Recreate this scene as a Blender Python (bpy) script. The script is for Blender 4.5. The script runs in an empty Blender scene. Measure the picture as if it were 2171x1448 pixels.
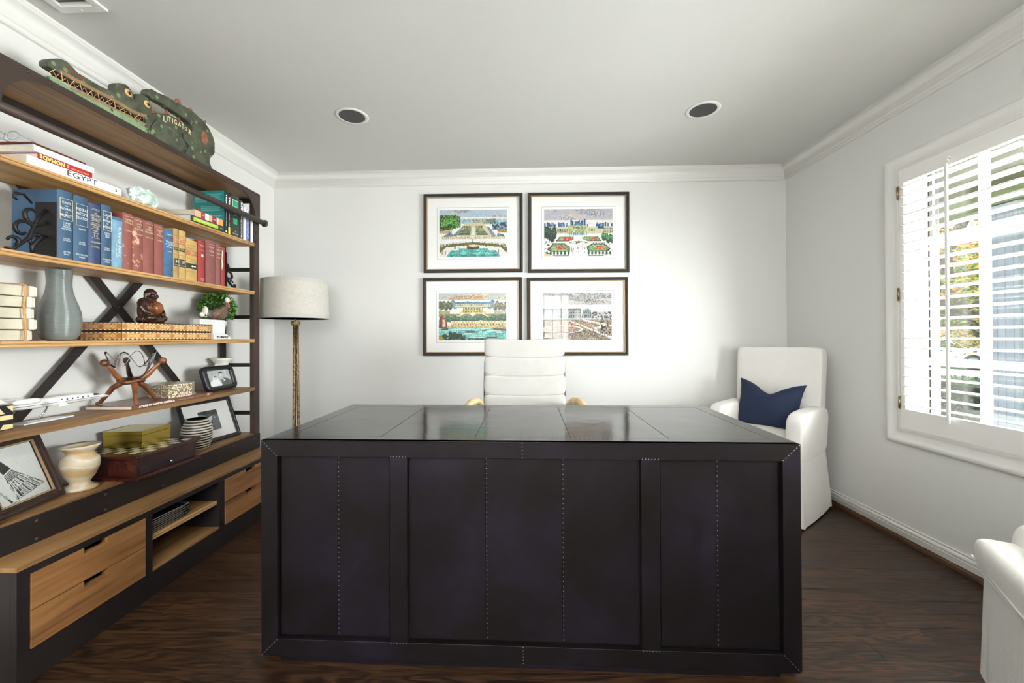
import bpy, bmesh, math, random
import numpy as np
from mathutils import Vector, Matrix, Euler
C = bpy.context.scene.collection
SC = bpy.context.scene
PI = math.pi
random.seed(7)
V3 = Vector

# ------------------------------------------------------------------ camera
cam = bpy.data.cameras.new('camera'); co = bpy.data.objects.new('camera', cam); C.objects.link(co)
cam.sensor_fit = 'HORIZONTAL'; cam.sensor_width = 36.0; cam.lens = 884.0 / 2171 * 36
cam.shift_x = 11.0 / 2171; cam.shift_y = -14.3 / 2171; cam.clip_start = 0.02; cam.clip_end = 300
_r = V3((0.99954584, 0.0297669, -0.00469509)); _u = V3((0.00483856, -0.00474942, 0.99997702)); _f = V3((-0.02974391, 0.99954558, 0.00489129))
m = Matrix((_r, _u, -_f)).transposed().to_4x4(); m.translation = V3((0, 0, 1.127)); co.matrix_world = m
SC.camera = co
# ------------------------------------------------------------------ sky, sun, lights, exposure
w = bpy.data.worlds.new('world'); SC.world = w; w.use_nodes = True
bg = w.node_tree.nodes['Background']; bg.inputs[0].default_value = (0.80, 0.90, 1.0, 1); bg.inputs[1].default_value = 1.6
def light(name, kind, loc, aim, energy, col=(1, 1, 1), size=None, size_y=None):
    d = bpy.data.lights.new(name, kind); o = bpy.data.objects.new(name, d); C.objects.link(o)
    o.location = loc; o.rotation_euler = (V3(aim) - V3(loc)).to_track_quat('-Z', 'Y').to_euler()
    d.energy = energy; d.color = col
    if size: d.shape = 'RECTANGLE'; d.size = size; d.size_y = size_y or size
    return o
sun = light('sun', 'SUN', (-6, 2, 12), (4, 6, 0), 5.0, (1, 0.95, 0.86)); sun.data.angle = 0.02
light('added_fill', 'AREA', (-0.50, -1.05, 1.50), (-0.40, -1.72, 2.42), 290, (0.95, 0.97, 1.0), 0.7, 0.7)  # fill lamp added behind the camera, bounced off the rear wall
light('rear_window_daylight', 'AREA', (0.76, -1.95, 1.47), (0.60, 3.0, 1.35), 34, (0.93, 0.97, 1.0), 0.5, 1.0)
light('window_daylight', 'AREA', (2.75, 1.30, 1.10), (-1.99, 2.0, 2.1), 395, (0.96, 0.975, 1.0), 1.5, 1.2)
SC.view_settings.view_transform = 'Standard'; SC.view_settings.look = 'None'
SC.view_settings.exposure = 0.0; SC.view_settings.gamma = 1.0; SC.view_settings.use_curve_mapping = False
SC.render.use_persistent_data = False
try:
    SC.cycles.use_denoising = True; SC.cycles.max_bounces = 10; SC.cycles.diffuse_bounces = 6; SC.cycles.transparent_max_bounces = 24
    SC.cycles.caustics_reflective = False; SC.cycles.caustics_refractive = False; SC.cycles.sample_clamp_indirect = 6
except Exception: pass

# ------------------------------------------------------------------ materials
def lin(c):
    return tuple((x / 12.92 if x <= 0.04045 else ((x + 0.055) / 1.055) ** 2.4) for x in c)
def hx(h): return tuple(int(h[i:i + 2], 16) / 255 for i in (0, 2, 4))
class N:
    def __init__(s, name):
        s.m = bpy.data.materials.new(name); s.m.use_nodes = True; s.t = s.m.node_tree
        s.b = s.t.nodes['Principled BSDF']; s.out = s.t.nodes['Material Output']
    def n(s, typ, **kw):
        x = s.t.nodes.new(typ)
        for k, v in kw.items(): setattr(x, k, v)
        return x
    def l(s, a, b): s.t.links.new(a, b)
    def coords(s, scale=(1, 1, 1), rnd=False, rot=(0, 0, 0)):
        tc = s.n('ShaderNodeTexCoord'); mp = s.n('ShaderNodeMapping'); mp.inputs['Scale'].default_value = scale; mp.inputs['Rotation'].default_value = rot
        s.l(tc.outputs['Object'], mp.inputs['Vector'])
        if rnd:
            oi = s.n('ShaderNodeObjectInfo'); ml = s.n('ShaderNodeMath', operation='MULTIPLY'); ml.inputs[1].default_value = 37.0
            s.l(oi.outputs['Random'], ml.inputs[0]); s.l(ml.outputs[0], mp.inputs['Location'])
        return mp.outputs['Vector']
    def noise(s, vec, scale=5, detail=4, rough=.55, dist=0.0):
        x = s.n('ShaderNodeTexNoise'); x.inputs['Scale'].default_value = scale; x.inputs['Detail'].default_value = detail
        x.inputs['Roughness'].default_value = rough; x.inputs['Distortion'].default_value = dist
        s.l(vec, x.inputs['Vector']); return x.outputs['Fac']
    def ramp(s, fac, stops):
        x = s.n('ShaderNodeValToRGB'); e = x.color_ramp.elements
        while len(e) < len(stops): e.new(0.5)
        for i, (p, c) in enumerate(stops): e[i].position = p; e[i].color = (*c, 1)
        s.l(fac, x.inputs['Fac']); return x.outputs['Color']
    def bump(s, h, strength=.2, dist=.01):
        x = s.n('ShaderNodeBump'); x.inputs['Strength'].default_value = strength; x.inputs['Distance'].default_value = dist
        s.l(h, x.inputs['Height']); s.l(x.outputs['Normal'], s.b.inputs['Normal'])
    def set(s, **kw):
        for k, v in kw.items():
            s.b.inputs[k].default_value = (*v, 1) if isinstance(v, tuple) and len(v) == 3 else v
        return s
_mc = {}
def plain(name, col, rough=.5, metal=0.0, var=0.0, vs=8.0, bump=0.0, bs=60.0, bd=.004, spec=.5, coat=0.0):
    if name in _mc: return _mc[name]
    a = N(name); c = lin(col) ; a.set(**{'Base Color': c, 'Roughness': rough, 'Metallic': metal, 'Specular IOR Level': spec, 'Coat Weight': coat})
    if var:
        v = a.coords(rnd=True); f = a.noise(v, vs, 4)
        a.l(a.ramp(f, [(.3, tuple(max(0, x * (1 - var)) for x in c)), (.7, tuple(min(1, x * (1 + var)) for x in c))]), a.b.inputs['Base Color'])
    if bump:
        a.bump(a.noise(a.coords(), bs, 3), bump, bd)
    _mc[name] = a.m; return a.m
def wood(name, c1, c2, c3, rough=.45, axis='y', scale=1.0, bump=.08, coat=0.0):
    if name in _mc: return _mc[name]
    a = N(name); sc = {'x': (1.2, 14, 14), 'y': (14, 1.2, 14), 'z': (14, 14, 1.2)}[axis]
    v = a.coords(tuple(x * scale for x in sc), True)
    f1 = a.noise(v, 1.0, 5, .6, .8); sc2 = {'x': (2, 90, 90), 'y': (90, 2, 90), 'z': (90, 90, 2)}[axis]
    f2 = a.noise(a.coords(tuple(x * scale for x in sc2), True), 1.0, 3)
    mx = a.n('ShaderNodeMath', operation='MULTIPLY_ADD'); a.l(f2, mx.inputs[0]); mx.inputs[1].default_value = .35; 
    m2 = a.n('ShaderNodeMath', operation='SUBTRACT'); a.l(f1, m2.inputs[0]); m2.inputs[1].default_value = .175; a.l(m2.outputs[0], mx.inputs[2])
    a.l(a.ramp(mx.outputs[0], [(.28, lin(c1)), (.5, lin(c2)), (.72, lin(c3))]), a.b.inputs['Base Color'])
    a.set(Roughness=rough, **{'Coat Weight': coat}); a.bump(mx.outputs[0], bump, .004)
    _mc[name] = a.m; return a.m
def fabric(name, col, rough=.9, bs=500, strength=.12, var=.05, wr=0.0):
    if name in _mc: return _mc[name]
    a = N(name); c = lin(col); a.set(Roughness=rough, **{'Specular IOR Level': .2, 'Sheen Weight': .15})
    v = a.coords((1, 1, 1)); f = a.noise(v, 14, 4)
    a.l(a.ramp(f, [(.3, tuple(x * (1 - var) for x in c)), (.7, tuple(min(1, x * (1 + var)) for x in c))]), a.b.inputs['Base Color'])
    g = a.noise(a.coords((1, 1, .25)), bs, 2)
    if wr:
        g2 = a.noise(a.coords((1, 1, .5)), 9, 3, .5, 1.2); mm = a.n('ShaderNodeMath', operation='MULTIPLY_ADD'); a.l(g2, mm.inputs[0]); mm.inputs[1].default_value = wr; a.l(g, mm.inputs[2]); g = mm.outputs[0]
    a.bump(g, strength, .004); _mc[name] = a.m; return a.m
def vcol(name, rough=.6, metal=0.0):
    if name in _mc: return _mc[name]
    a = N(name); x = a.n('ShaderNodeVertexColor'); x.layer_name = 'ink'; a.l(x.outputs['Color'], a.b.inputs['Base Color']); a.set(Roughness=rough, Metallic=metal); _mc[name] = a.m; return a.m
def glasspane(name, tint=(1, 1, 1), refl=1.0, rough=0.0):
    if name in _mc: return _mc[name]
    a = N(name); t = a.n('ShaderNodeBsdfTransparent'); t.inputs[0].default_value = (*tint, 1); g = a.n('ShaderNodeBsdfGlossy'); g.inputs['Roughness'].default_value = rough
    fr = a.n('ShaderNodeFresnel'); ge = a.n('ShaderNodeNewGeometry'); io = a.n('ShaderNodeMapRange'); io.inputs[3].default_value = 1.45; io.inputs[4].default_value = 1 / 1.45; a.l(ge.outputs['Backfacing'], io.inputs[0]); a.l(io.outputs[0], fr.inputs[0]); ml = a.n('ShaderNodeMath', operation='MULTIPLY'); ml.inputs[1].default_value = refl; a.l(fr.outputs[0], ml.inputs[0])
    mx = a.n('ShaderNodeMixShader'); a.l(ml.outputs[0], mx.inputs[0]); a.l(t.outputs[0], mx.inputs[1]); a.l(g.outputs[0], mx.inputs[2]); a.l(mx.outputs[0], a.out.inputs['Surface'])
    _mc[name] = a.m; return a.m

M_WALL = plain('wall_paint', hx('dad9d6'), .75, bump=.10, bs=90, bd=.003)
M_CEIL = plain('ceiling_paint', hx('d2d1ce'), .85, bump=.18, bs=130, bd=.003)
M_TRIM = plain('white_trim_paint', hx('e4e2de'), .38)
M_SHUT = plain('shutter_white_paint', hx('eeece8'), .35)
M_IRON = plain('bronze_brown_iron', hx('3d322b'), .5, .35, .15, 6, .05, 120, .002)
M_IRON2 = plain('dark_iron', hx('241d1c'), .5, .35, .15, 6)
M_SHELF = wood('honey_pine', hx('7d5730'), hx('b58c58'), hx('cda873'), .5, 'y')
M_SHELFR = wood('honey_oak_board', hx('553a20'), hx('82603a'), hx('9a774b'), .5, 'y')
M_DRAW = wood('cabinet_drawer_wood', hx('5e3d20'), hx('8a5f35'), hx('a07346'), .5, 'y', .8)
M_FLOORSUB = plain('dark_floor_gap', hx('120a06'), .8)
M_CREAM = plain('page_paper', hx('e2d8c2'), .85, 0, .06, 60)
M_WHITEPAGE = plain('white_paper', hx('f0efec'), .8)
M_BLACK = plain('black_satin', hx('141312'), .4)
M_BRASSH = plain('antique_brass', hx('8a7450'), .35, .9)
M_WHITEF = fabric('white_linen', hx('ece9e4'), .92, 420, .10, .02, 0.0)
M_SLIP = fabric('white_slipcover_cotton', hx('e4e1dc'), .95, 300, .22, .02, 3.0)
M_GOLDTXT = plain('gold_lettering', hx('e8dcb0'), .4, .2)
M_WHITETXT = plain('white_lettering', hx('f4f4f2'), .5)
M_BLACKTXT = plain('black_lettering', hx('1a1a1a'), .6)
def floor_mat():
    a = N('stained_oak_plank')
    f = a.noise(a.coords((.75, 7.5, 1), True), 1.6, 3, .5, .9)                     # cathedral figure: contour lines of a stretched noise
    w_ = a.n('ShaderNodeMath', operation='MULTIPLY'); w_.inputs[1].default_value = 70.0; a.l(f, w_.inputs[0])
    sn = a.n('ShaderNodeMath', operation='SINE'); a.l(w_.outputs[0], sn.inputs[0])
    amt = a.noise(a.coords((.9, 5, 1), True), 1.3, 2); fine = a.noise(a.coords((4, 330, 1), True), 1.0, 4, .65)
    m0 = a.n('ShaderNodeMath', operation='MULTIPLY'); a.l(sn.outputs[0], m0.inputs[0]); a.l(amt, m0.inputs[1])
    s1 = a.n('ShaderNodeMath', operation='MULTIPLY_ADD'); a.l(m0.outputs[0], s1.inputs[0]); s1.inputs[1].default_value = .27; a.l(fine, s1.inputs[2])
    col = a.ramp(s1.outputs[0], [(.30, lin(hx('110a05'))), (.46, lin(hx('2a1a0f'))), (.62, lin(hx('3d2818'))), (.8, lin(hx('4c3420')))])
    oi = a.n('ShaderNodeObjectInfo'); hsv = a.n('ShaderNodeHueSaturation'); mr = a.n('ShaderNodeMapRange'); mr.inputs[3].default_value = .66; mr.inputs[4].default_value = 1.12
    a.l(oi.outputs['Random'], mr.inputs[0]); a.l(mr.outputs[0], hsv.inputs['Value']); a.l(col, hsv.inputs['Color']); a.l(hsv.outputs[0], a.b.inputs['Base Color'])
    a.set(Roughness=.40, **{'Specular IOR Level': .28}); a.bump(s1.outputs[0], .10, .003); return a.m
M_PLANK = floor_mat()
def metal_mat(name, rough, seam=False):
    a = N(name); v = a.coords((1, 1, 1), True); f = a.noise(v, 2.6, 5, .6, .4); f2 = a.noise(a.coords((9, 9, .8), True), 3, 4)
    a.l(a.ramp(f, [(.34, lin(hx('1b1614'))), (.5, lin(hx('1f1a1c'))), (.68, lin(hx('29232f')))]), a.b.inputs['Base Color'])  # mottled purple-blue reflections put into the base colour
    mr = a.n('ShaderNodeMapRange'); mr.inputs[3].default_value = rough * .75; mr.inputs[4].default_value = rough * 1.25; a.l(f2, mr.inputs[0]); a.l(mr.outputs[0], a.b.inputs['Roughness'])
    a.set(Metallic=.7); a.bump(a.noise(a.coords((3, 3, 3)), 2.2, 2), .05, .02); return a.m
M_ZINC = metal_mat('dark_zinc_sheet', .42); M_ZTOP = metal_mat('polished_dark_zinc', .13)
M_NAIL = plain('steel_nail_head', hx('8a8890'), .35, .8)

# ------------------------------------------------------------------ mesh building
class MB:
    def __init__(s): s.v = []; s.f = []; s.mi = []; s.cur = 0
    def mat(s, i): s.cur = i; return s
    def add(s, vs, fs):
        o = len(s.v); s.v += [tuple(x) for x in vs]; s.f += [tuple(i + o for i in f) for f in fs]; s.mi += [s.cur] * len(fs); return s
    def box(s, x0, x1, y0, y1, z0, z1):
        return s.add([(x0, y0, z0), (x1, y0, z0), (x1, y1, z0), (x0, y1, z0), (x0, y0, z1), (x1, y0, z1), (x1, y1, z1), (x0, y1, z1)],
                     [(0, 3, 2, 1), (4, 5, 6, 7), (0, 1, 5, 4), (1, 2, 6, 5), (2, 3, 7, 6), (3, 0, 4, 7)])
    def bar(s, p, q, wd, th, up=(0, 0, 1)):
        p = V3(p); q = V3(q); d = (q - p).normalized(); n = V3(up); a = d.cross(n).normalized(); b = a.cross(d).normalized(); vs = []
        for e in (p, q):
            for i, j in ((-1, -1), (1, -1), (1, 1), (-1, 1)): vs.append(e + a * (wd / 2 * i) + b * (th / 2 * j))
        return s.add(vs, [(0, 1, 2, 3), (7, 6, 5, 4), (0, 4, 5, 1), (1, 5, 6, 2), (2, 6, 7, 3), (3, 7, 4, 0)])
    def tube(s, pts, r, n=8, closed=False, flat=1.0):
        pts = [V3(p) for p in pts]; k = len(pts); rs = r if isinstance(r, (list, tuple)) else [r] * k
        t0 = None; rings = []; u = None
        for i in range(k):
            if closed: t = pts[(i + 1) % k] - pts[i - 1]
            else: t = pts[min(i + 1, k - 1)] - pts[max(i - 1, 0)]
            t.normalize()
            if u is None: u = t.orthogonal().normalized()
            else: u = (u - t * u.dot(t)); u = u.normalized() if u.length > 1e-6 else t.orthogonal().normalized()
            w_ = t.cross(u); rings.append([pts[i] + u * (math.cos(2 * PI * j / n) * rs[i]) + w_ * (math.sin(2 * PI * j / n) * rs[i] * flat) for j in range(n)])
        vs = [p for g in rings for p in g]; fs = []
        for i in range(k if closed else k - 1):
            a = i * n; b = ((i + 1) % k) * n
            for j in range(n): fs.append((a + j, a + (j + 1) % n, b + (j + 1) % n, b + j))
        if not closed: fs += [tuple(range(n - 1, -1, -1)), tuple(range((k - 1) * n, k * n))]
        return s.add(vs, fs)
    def cyl(s, p, q, r0, r1=None, n=16):
        return s.tube([p, q], [r0, r0 if r1 is None else r1], n)
    def lathe(s, prof, n=32, c=(0, 0, 0), fn=None):
        vs = []; fs = []; k = len(prof)
        for r, z in prof:
            for j in range(n):
                a = 2 * PI * j / n; rr = r * (fn(a, z) if fn else 1); vs.append((c[0] + rr * math.cos(a), c[1] + rr * math.sin(a), c[2] + z))
        for i in range(k - 1):
            for j in range(n): fs.append((i * n + j, i * n + (j + 1) % n, (i + 1) * n + (j + 1) % n, (i + 1) * n + j))
        if prof[0][0] > 1e-5: fs.append(tuple(range(n - 1, -1, -1)))
        if prof[-1][0] > 1e-5: fs.append(tuple(range((k - 1) * n, k * n)))
        return s.add(vs, fs)
    def sup(s, c, h, e1=1.0, e2=1.0, nu=24, nv=12, fn=None, M=None):
        """superellipsoid: e=1 round, e->0.2 boxy"""
        pw = lambda x, e: math.copysign(abs(x) ** e, x); vs = []; fs = []
        for i in range(nv + 1):
            b = -PI / 2 + PI * i / nv
            for j in range(nu):
                a = 2 * PI * j / nu; p = V3((h[0] * pw(math.cos(b), e1) * pw(math.cos(a), e2), h[1] * pw(math.cos(b), e1) * pw(math.sin(a), e2), h[2] * pw(math.sin(b), e1)))
                if fn: p = V3(fn(p))
                if M: p = M @ p
                vs.append(p + V3(c))
        for i in range(nv):
            for j in range(nu): fs.append((i * nu + j, i * nu + (j + 1) % nu, (i + 1) * nu + (j + 1) % nu, (i + 1) * nu + j))
        return s.add(vs, fs)
    def prism(s, poly, O, U, W, D):
        """polygon in the U,W plane at O, extruded by vector D"""
        O = V3(O); U = V3(U); W = V3(W); D = V3(D); k = len(poly)
        a = [O + U * p[0] + W * p[1] for p in poly]; vs = a + [p + D for p in a]
        fs = [tuple(range(k)), tuple(range(2 * k - 1, k - 1, -1))] + [(i, i + k, (i + 1) % k + k, (i + 1) % k) for i in range(k)]
        return s.add(vs, fs)
    def ring(s, w_, h_, prof):
        """mitred rectangular moulding about the origin in XZ; prof = closed list of (inset, y)"""
        k = len(prof); vs = []; fs = []
        for sx, sz in ((-1, -1), (1, -1), (1, 1), (-1, 1)):
            for d, y in prof: vs.append((sx * (w_ / 2 - d), y, sz * (h_ / 2 - d)))
        for c_ in range(4):
            a = c_ * k; b = ((c_ + 1) % 4) * k
            for i in range(k): fs.append((a + i, b + i, b + (i + 1) % k, a + (i + 1) % k))
        return s.add(vs, fs)
    def mesh(s, name, mats, smooth=False, weld=False):
        me = bpy.data.meshes.new(name); me.from_pydata(s.v, [], s.f)
        for m_ in (mats if isinstance(mats, (list, tuple)) else [mats]): me.materials.append(m_)
        me.polygons.foreach_set('material_index', s.mi)
        bm = bmesh.new(); bm.from_mesh(me)
        if weld: bmesh.ops.remove_doubles(bm, verts=bm.verts, dist=1e-6)
        bmesh.ops.recalc_face_normals(bm, faces=bm.faces); bm.to_mesh(me); bm.free()
        if smooth: me.polygons.foreach_set('use_smooth', [True] * len(me.polygons))
        return me
    def build(s, name, mats, parent=None, bevel=0.0, smooth=False, seg=2, sub=0, angle=None, stuff=False, weld=False):
        me = s.mesh(name, mats, smooth or bevel > 0 or angle is not None, weld)
        o = bpy.data.objects.new(name, me); C.objects.link(o)
        if parent is not None: o.parent = parent
        if bevel:
            b = o.modifiers.new('b', 'BEVEL'); b.width = bevel; b.segments = seg; b.limit_method = 'ANGLE'; b.angle_limit = math.radians(35); b.harden_normals = True
        if sub:
            b = o.modifiers.new('s', 'SUBSURF'); b.levels = sub; b.render_levels = sub
        if angle is not None:
            try: me.set_sharp_from_angle(angle=math.radians(angle))
            except Exception: pass
        if stuff: o['kind'] = 'stuff'
        return o
def share(o, parent=None, loc=(0, 0, 0), rot=(0, 0, 0)):
    c = o.copy(); C.objects.link(c); c.parent = parent if parent is not None else o.parent; c.location = loc; c.rotation_euler = rot; return c
def thing(name, label, cat, loc=(0, 0, 0), rz=0, group=None, M=None):
    o = bpy.data.objects.new(name, None); C.objects.link(o); o.empty_display_size = .05
    if M is not None: o.matrix_world = M
    else: o.location = loc; o.rotation_euler = (0, 0, rz)
    o['label'] = label; o['category'] = cat
    if group: o['group'] = group
    return o
def tag(o, label, cat, group=None):
    o['label'] = label; o['category'] = cat
    if group: o['group'] = group
    return o
def struct(o): o['kind'] = 'structure'; return o
def basis(O, X, Y, Z):
    m_ = Matrix((V3(X), V3(Y), V3(Z))).transposed().to_4x4(); m_.translation = V3(O); return m_
def text(parent, s_, O, U, W, size, mat, width=None, name='lettering', align='CENTER', shear=0.0, bold=0.0, hgt=None, ext=.0004):
    """flat letters on a surface: U reading direction, W up the letters"""
    cu = bpy.data.curves.new('t', 'FONT'); cu.body = s_; cu.size = size; cu.align_x = align; cu.align_y = 'CENTER'; cu.shear = shear; cu.offset = bold; cu.resolution_u = 2
    to = bpy.data.objects.new('t', cu); me0 = to.to_mesh(); 
    n = len(me0.vertices); cos = np.zeros(n * 3); me0.vertices.foreach_get('co', cos); cos = cos.reshape(-1, 3); fs = [tuple(p.vertices) for p in me0.polygons]
    to.to_mesh_clear(); bpy.data.objects.remove(to); bpy.data.curves.remove(cu)
    if n == 0: return None
    if width:
        wd = cos[:, 0].max() - cos[:, 0].min(); cos[:, 0] *= width / max(wd, 1e-6)
    if hgt:
        hh = cos[:, 1].max() - cos[:, 1].min(); cos[:, 1] *= hgt / max(hh, 1e-6)
    U = V3(U); W = V3(W); Nn = U.cross(W); O = V3(O) + Nn * ext
    me = bpy.data.meshes.new(name); me.from_pydata([O + U * float(a) + W * float(b) for a, b, _ in cos], [], fs); me.materials.append(mat)
    o = bpy.data.objects.new(name, me); C.objects.link(o); o.parent = parent; return o
def picture(name, arr, O, U, W, wd, ht, parent, mat):
    """flat print: colour grid, arr rows from the top"""
    H_, W_ = arr.shape[:2]; O = np.array(O, float); U = np.array(U, float); W = np.array(W, float)
    us = np.linspace(-.5, .5, W_) * wd; ws = np.linspace(.5, -.5, H_) * ht
    P = O[None, None] + us[None, :, None] * U + ws[:, None, None] * W
    idx = np.arange(H_ * W_).reshape(H_, W_); F = np.stack([idx[1:, :-1], idx[1:, 1:], idx[:-1, 1:], idx[:-1, :-1]], -1).reshape(-1, 4)
    me = bpy.data.meshes.new(name); me.vertices.add(H_ * W_); me.vertices.foreach_set('co', P.reshape(-1).astype(np.float32))
    nf = len(F); me.loops.add(nf * 4); me.loops.foreach_set('vertex_index', F.reshape(-1).astype(np.int32)); me.polygons.add(nf)
    me.polygons.foreach_set('loop_start', np.arange(0, nf * 4, 4, dtype=np.int32)); me.update(calc_edges=True); me.validate()
    a = np.clip(arr, 0, 1); a = np.where(a <= .04045, a / 12.92, ((a + .055) / 1.055) ** 2.4)
    ca = me.color_attributes.new('ink', 'FLOAT_COLOR', 'POINT'); ca.data.foreach_set('color', np.concatenate([a, np.ones((H_, W_, 1))], -1).reshape(-1).astype(np.float32))
    me.materials.append(mat); o = bpy.data.objects.new(name, me); C.objects.link(o); o.parent = parent; return o
M_PRINT = vcol('printed_paper', .7)

# ------------------------------------------------------------------ room shell
XL, XR, YB, YF, H = -1.995, 2.102, 3.34, -1.75, 2.447
T = .13
fl = struct(MB().box(XL - T, XR + T, YF - T, YB + T, -.12, -.004).build('floor', M_FLOORSUB))
PW = .083
pm = {}
y = YF; row = 0
while y < YB - .005:
    y1 = min(y + PW, YB); x = XL - random.uniform(0, 1.2)
    while x < XR:
        L = random.choice([.8, 1.1, 1.4, 1.7, 2.1]); a, b = max(x, XL), min(x + L, XR)
        if b - a > .02:
            b2 = MB().box(-(b - a) / 2 + .0006, (b - a) / 2 - .0006, -(y1 - y) / 2 + .0006, (y1 - y) / 2 - .0006, -.012, 0)
            o = b2.build('plank', M_PLANK, fl); o.location = ((a + b) / 2, (y + y1) / 2, 0)
        x += L
    y = y1; row += 1
struct(MB().box(XL - T, XR + T, YF - T, YB + T, H, H + .12).build('ceiling', M_CEIL))
struct(MB().box(XL - T, XR + T, YB, YB + T, 0, H).build('wall_back', M_WALL))
struct(MB().box(XL - T, XL, YF, YB, 0, H).build('wall_left', M_WALL))
WY0, WY1, WZ0, WZ1 = .55, 2.347, .615, 2.03
struct(MB().box(XR, XR + T, YF, WY0, 0, H).box(XR, XR + T, WY1, YB, 0, H).box(XR, XR + T, WY0, WY1, 0, WZ0).box(XR, XR + T, WY0, WY1, WZ1, H).build('wall_right', M_WALL))
RX0, RX1, RZ0, RZ1 = .49, 1.03, .95, 1.98
struct(MB().box(XL - T, RX0, YF - T, YF, 0, H).box(RX1, XR + T, YF - T, YF, 0, H).box(RX0, RX1, YF - T, YF, 0, RZ0).box(RX0, RX1, YF - T, YF, RZ1, H).build('wall_front', M_WALL))
def run(prof, p, q, inward, name, mat, bevel=0):
    p = V3(p); q = V3(q); d = (q - p).normalized(); n = V3(inward); k = len(prof); vs = []
    for e, sgn in ((p, 1), (q, -1)):
        for a, z in prof: vs.append(e + n * a + d * (sgn * a) + V3((0, 0, z)))
    fs = [tuple(range(k)), tuple(range(2 * k - 1, k - 1, -1))] + [(i, (i + 1) % k, (i + 1) % k + k, i + k) for i in range(k)]
    return struct(MB().add(vs, fs).build(name, mat, angle=50))
crown = [(0, 2.348), (.010, 2.348), (.015, 2.352), (.017, 2.362), (.016, 2.370), (.021, 2.373), (.022, 2.378), (.030, 2.398), (.043, 2.415), (.060, 2.426), (.069, 2.429), (.071, 2.434), (.077, 2.436), (.080, 2.447), (0, 2.447)]
base = [(0, .028), (.017, .028), (.017, .056), (.0115, .058), (.0115, .061), (.016, .064), (.0165, .070), (.012, .077), (.007, .081), (.009, .084), (.009, .089), (.005, .0915), (0, .0915)]
shoe = [(0, 0), (.026, 0), (.024, .012), (.018, .022), (.010, .028), (0, .028)]
M_SHOE = plain('dark_oak_shoe', hx('4a2e18'), .4)
cs = [((XL, YB, 0), (XR, YB, 0), (0, -1, 0), 'back'), ((XL, YF, 0), (XL, YB, 0), (1, 0, 0), 'left'), ((XR, YB, 0), (XR, YF, 0), (-1, 0, 0), 'right'), ((XR, YF, 0), (XL, YF, 0), (0, 1, 0), 'front')]
for i, (p, q, n, s_) in enumerate(cs):
    run(crown, p, q, n, 'trim_%d' % (i + 1), M_TRIM)
    run(base, p, q, n, 'baseboard_' + s_, M_TRIM); run(shoe, p, q, n, 'trim_%d' % (i + 5), M_SHOE)

# ------------------------------------------------------------------ right window, its casing, sash and panes
wn = thing('window_1', '', ''); del wn['label']; del wn['category']; wn['kind'] = 'structure'
cy, cz, cw, ch = (WY0 + WY1) / 2, (.535 + 2.107) / 2, 2.436 - (WY0 - .09), 2.107 - .535
ca = MB().ring(cw, ch, [(0, 0), (0, -.018), (.006, -.022), (.018, -.022), (.024, -.017), (.060, -.013), (.066, -.016), (.078, -.016), (.084, -.010), (.084, 0)]).build('casing', M_TRIM, wn, angle=40)
ca.rotation_euler = (0, 0, -PI / 2); ca.location = (XR, (2.436 + WY0 - .09) / 2, cz)
X0, X1 = XR - .002, XR + T
MB().box(X0, X1, WY1 - .006, WY1 - .0006, WZ0 + .0006, WZ1 - .0006).box(X0, X1, WY0 + .0006, WY0 + .006, WZ0 + .0006, WZ1 - .0006).box(X0, X1, WY0 + .006, WY1 - .006, WZ0 + .0006, WZ0 + .006).box(X0, X1, WY0 + .006, WY1 - .006, WZ1 - .006, WZ1 - .0006).build('jamb', M_TRIM, wn)
M_SASH = plain('black_window_sash', hx('2a2a26'), .5); M_SASHC = plain('cream_glazing_bead', hx('cfc7a4'), .5)
def frame_yz(x0, x1, y0, y1, z0, z1, t, name, mat, par):
    return MB().box(x0, x1, y0, y0 + t, z0, z1).box(x0, x1, y1 - t, y1, z0, z1).box(x0, x1, y0 + t, y1 - t, z0, z0 + t).box(x0, x1, y0 + t, y1 - t, z1 - t, z1).build(name, mat, par)
frame_yz(2.236, 2.252, WY0, WY1, WZ0, WZ1, .012, 'sash', M_SASH, wn); frame_yz(2.252, 2.266, WY0, WY1, WZ0, WZ1, .012, 'sash_bead', M_SASHC, wn); frame_yz(2.266, 2.287, WY0, WY1, WZ0, WZ1, .012, 'sash', M_SASH, wn)
for yy in (2.085, 1.45, .82): MB().box(2.242, 2.272, yy - .014, yy + .014, WZ0, WZ1).build('muntin', M_SHUT, wn)
for zz in (1.632, .978): MB().box(2.234, 2.274, WY0, WY1, zz - .016, zz + .016).build('muntin', M_SHUT, wn)
M_PANE = glasspane('window_glass', (.97, .985, .97), .8)
for a, b in ((WY0, .82), (.82, 1.45), (1.45, 2.085), (2.085, WY1)):
    for c_, d_ in ((WZ0, .978), (.978, 1.632), (1.632, WZ1)): MB().box(2.255, 2.258, a, b, c_, d_).build('pane', M_PANE, wn)
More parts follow.
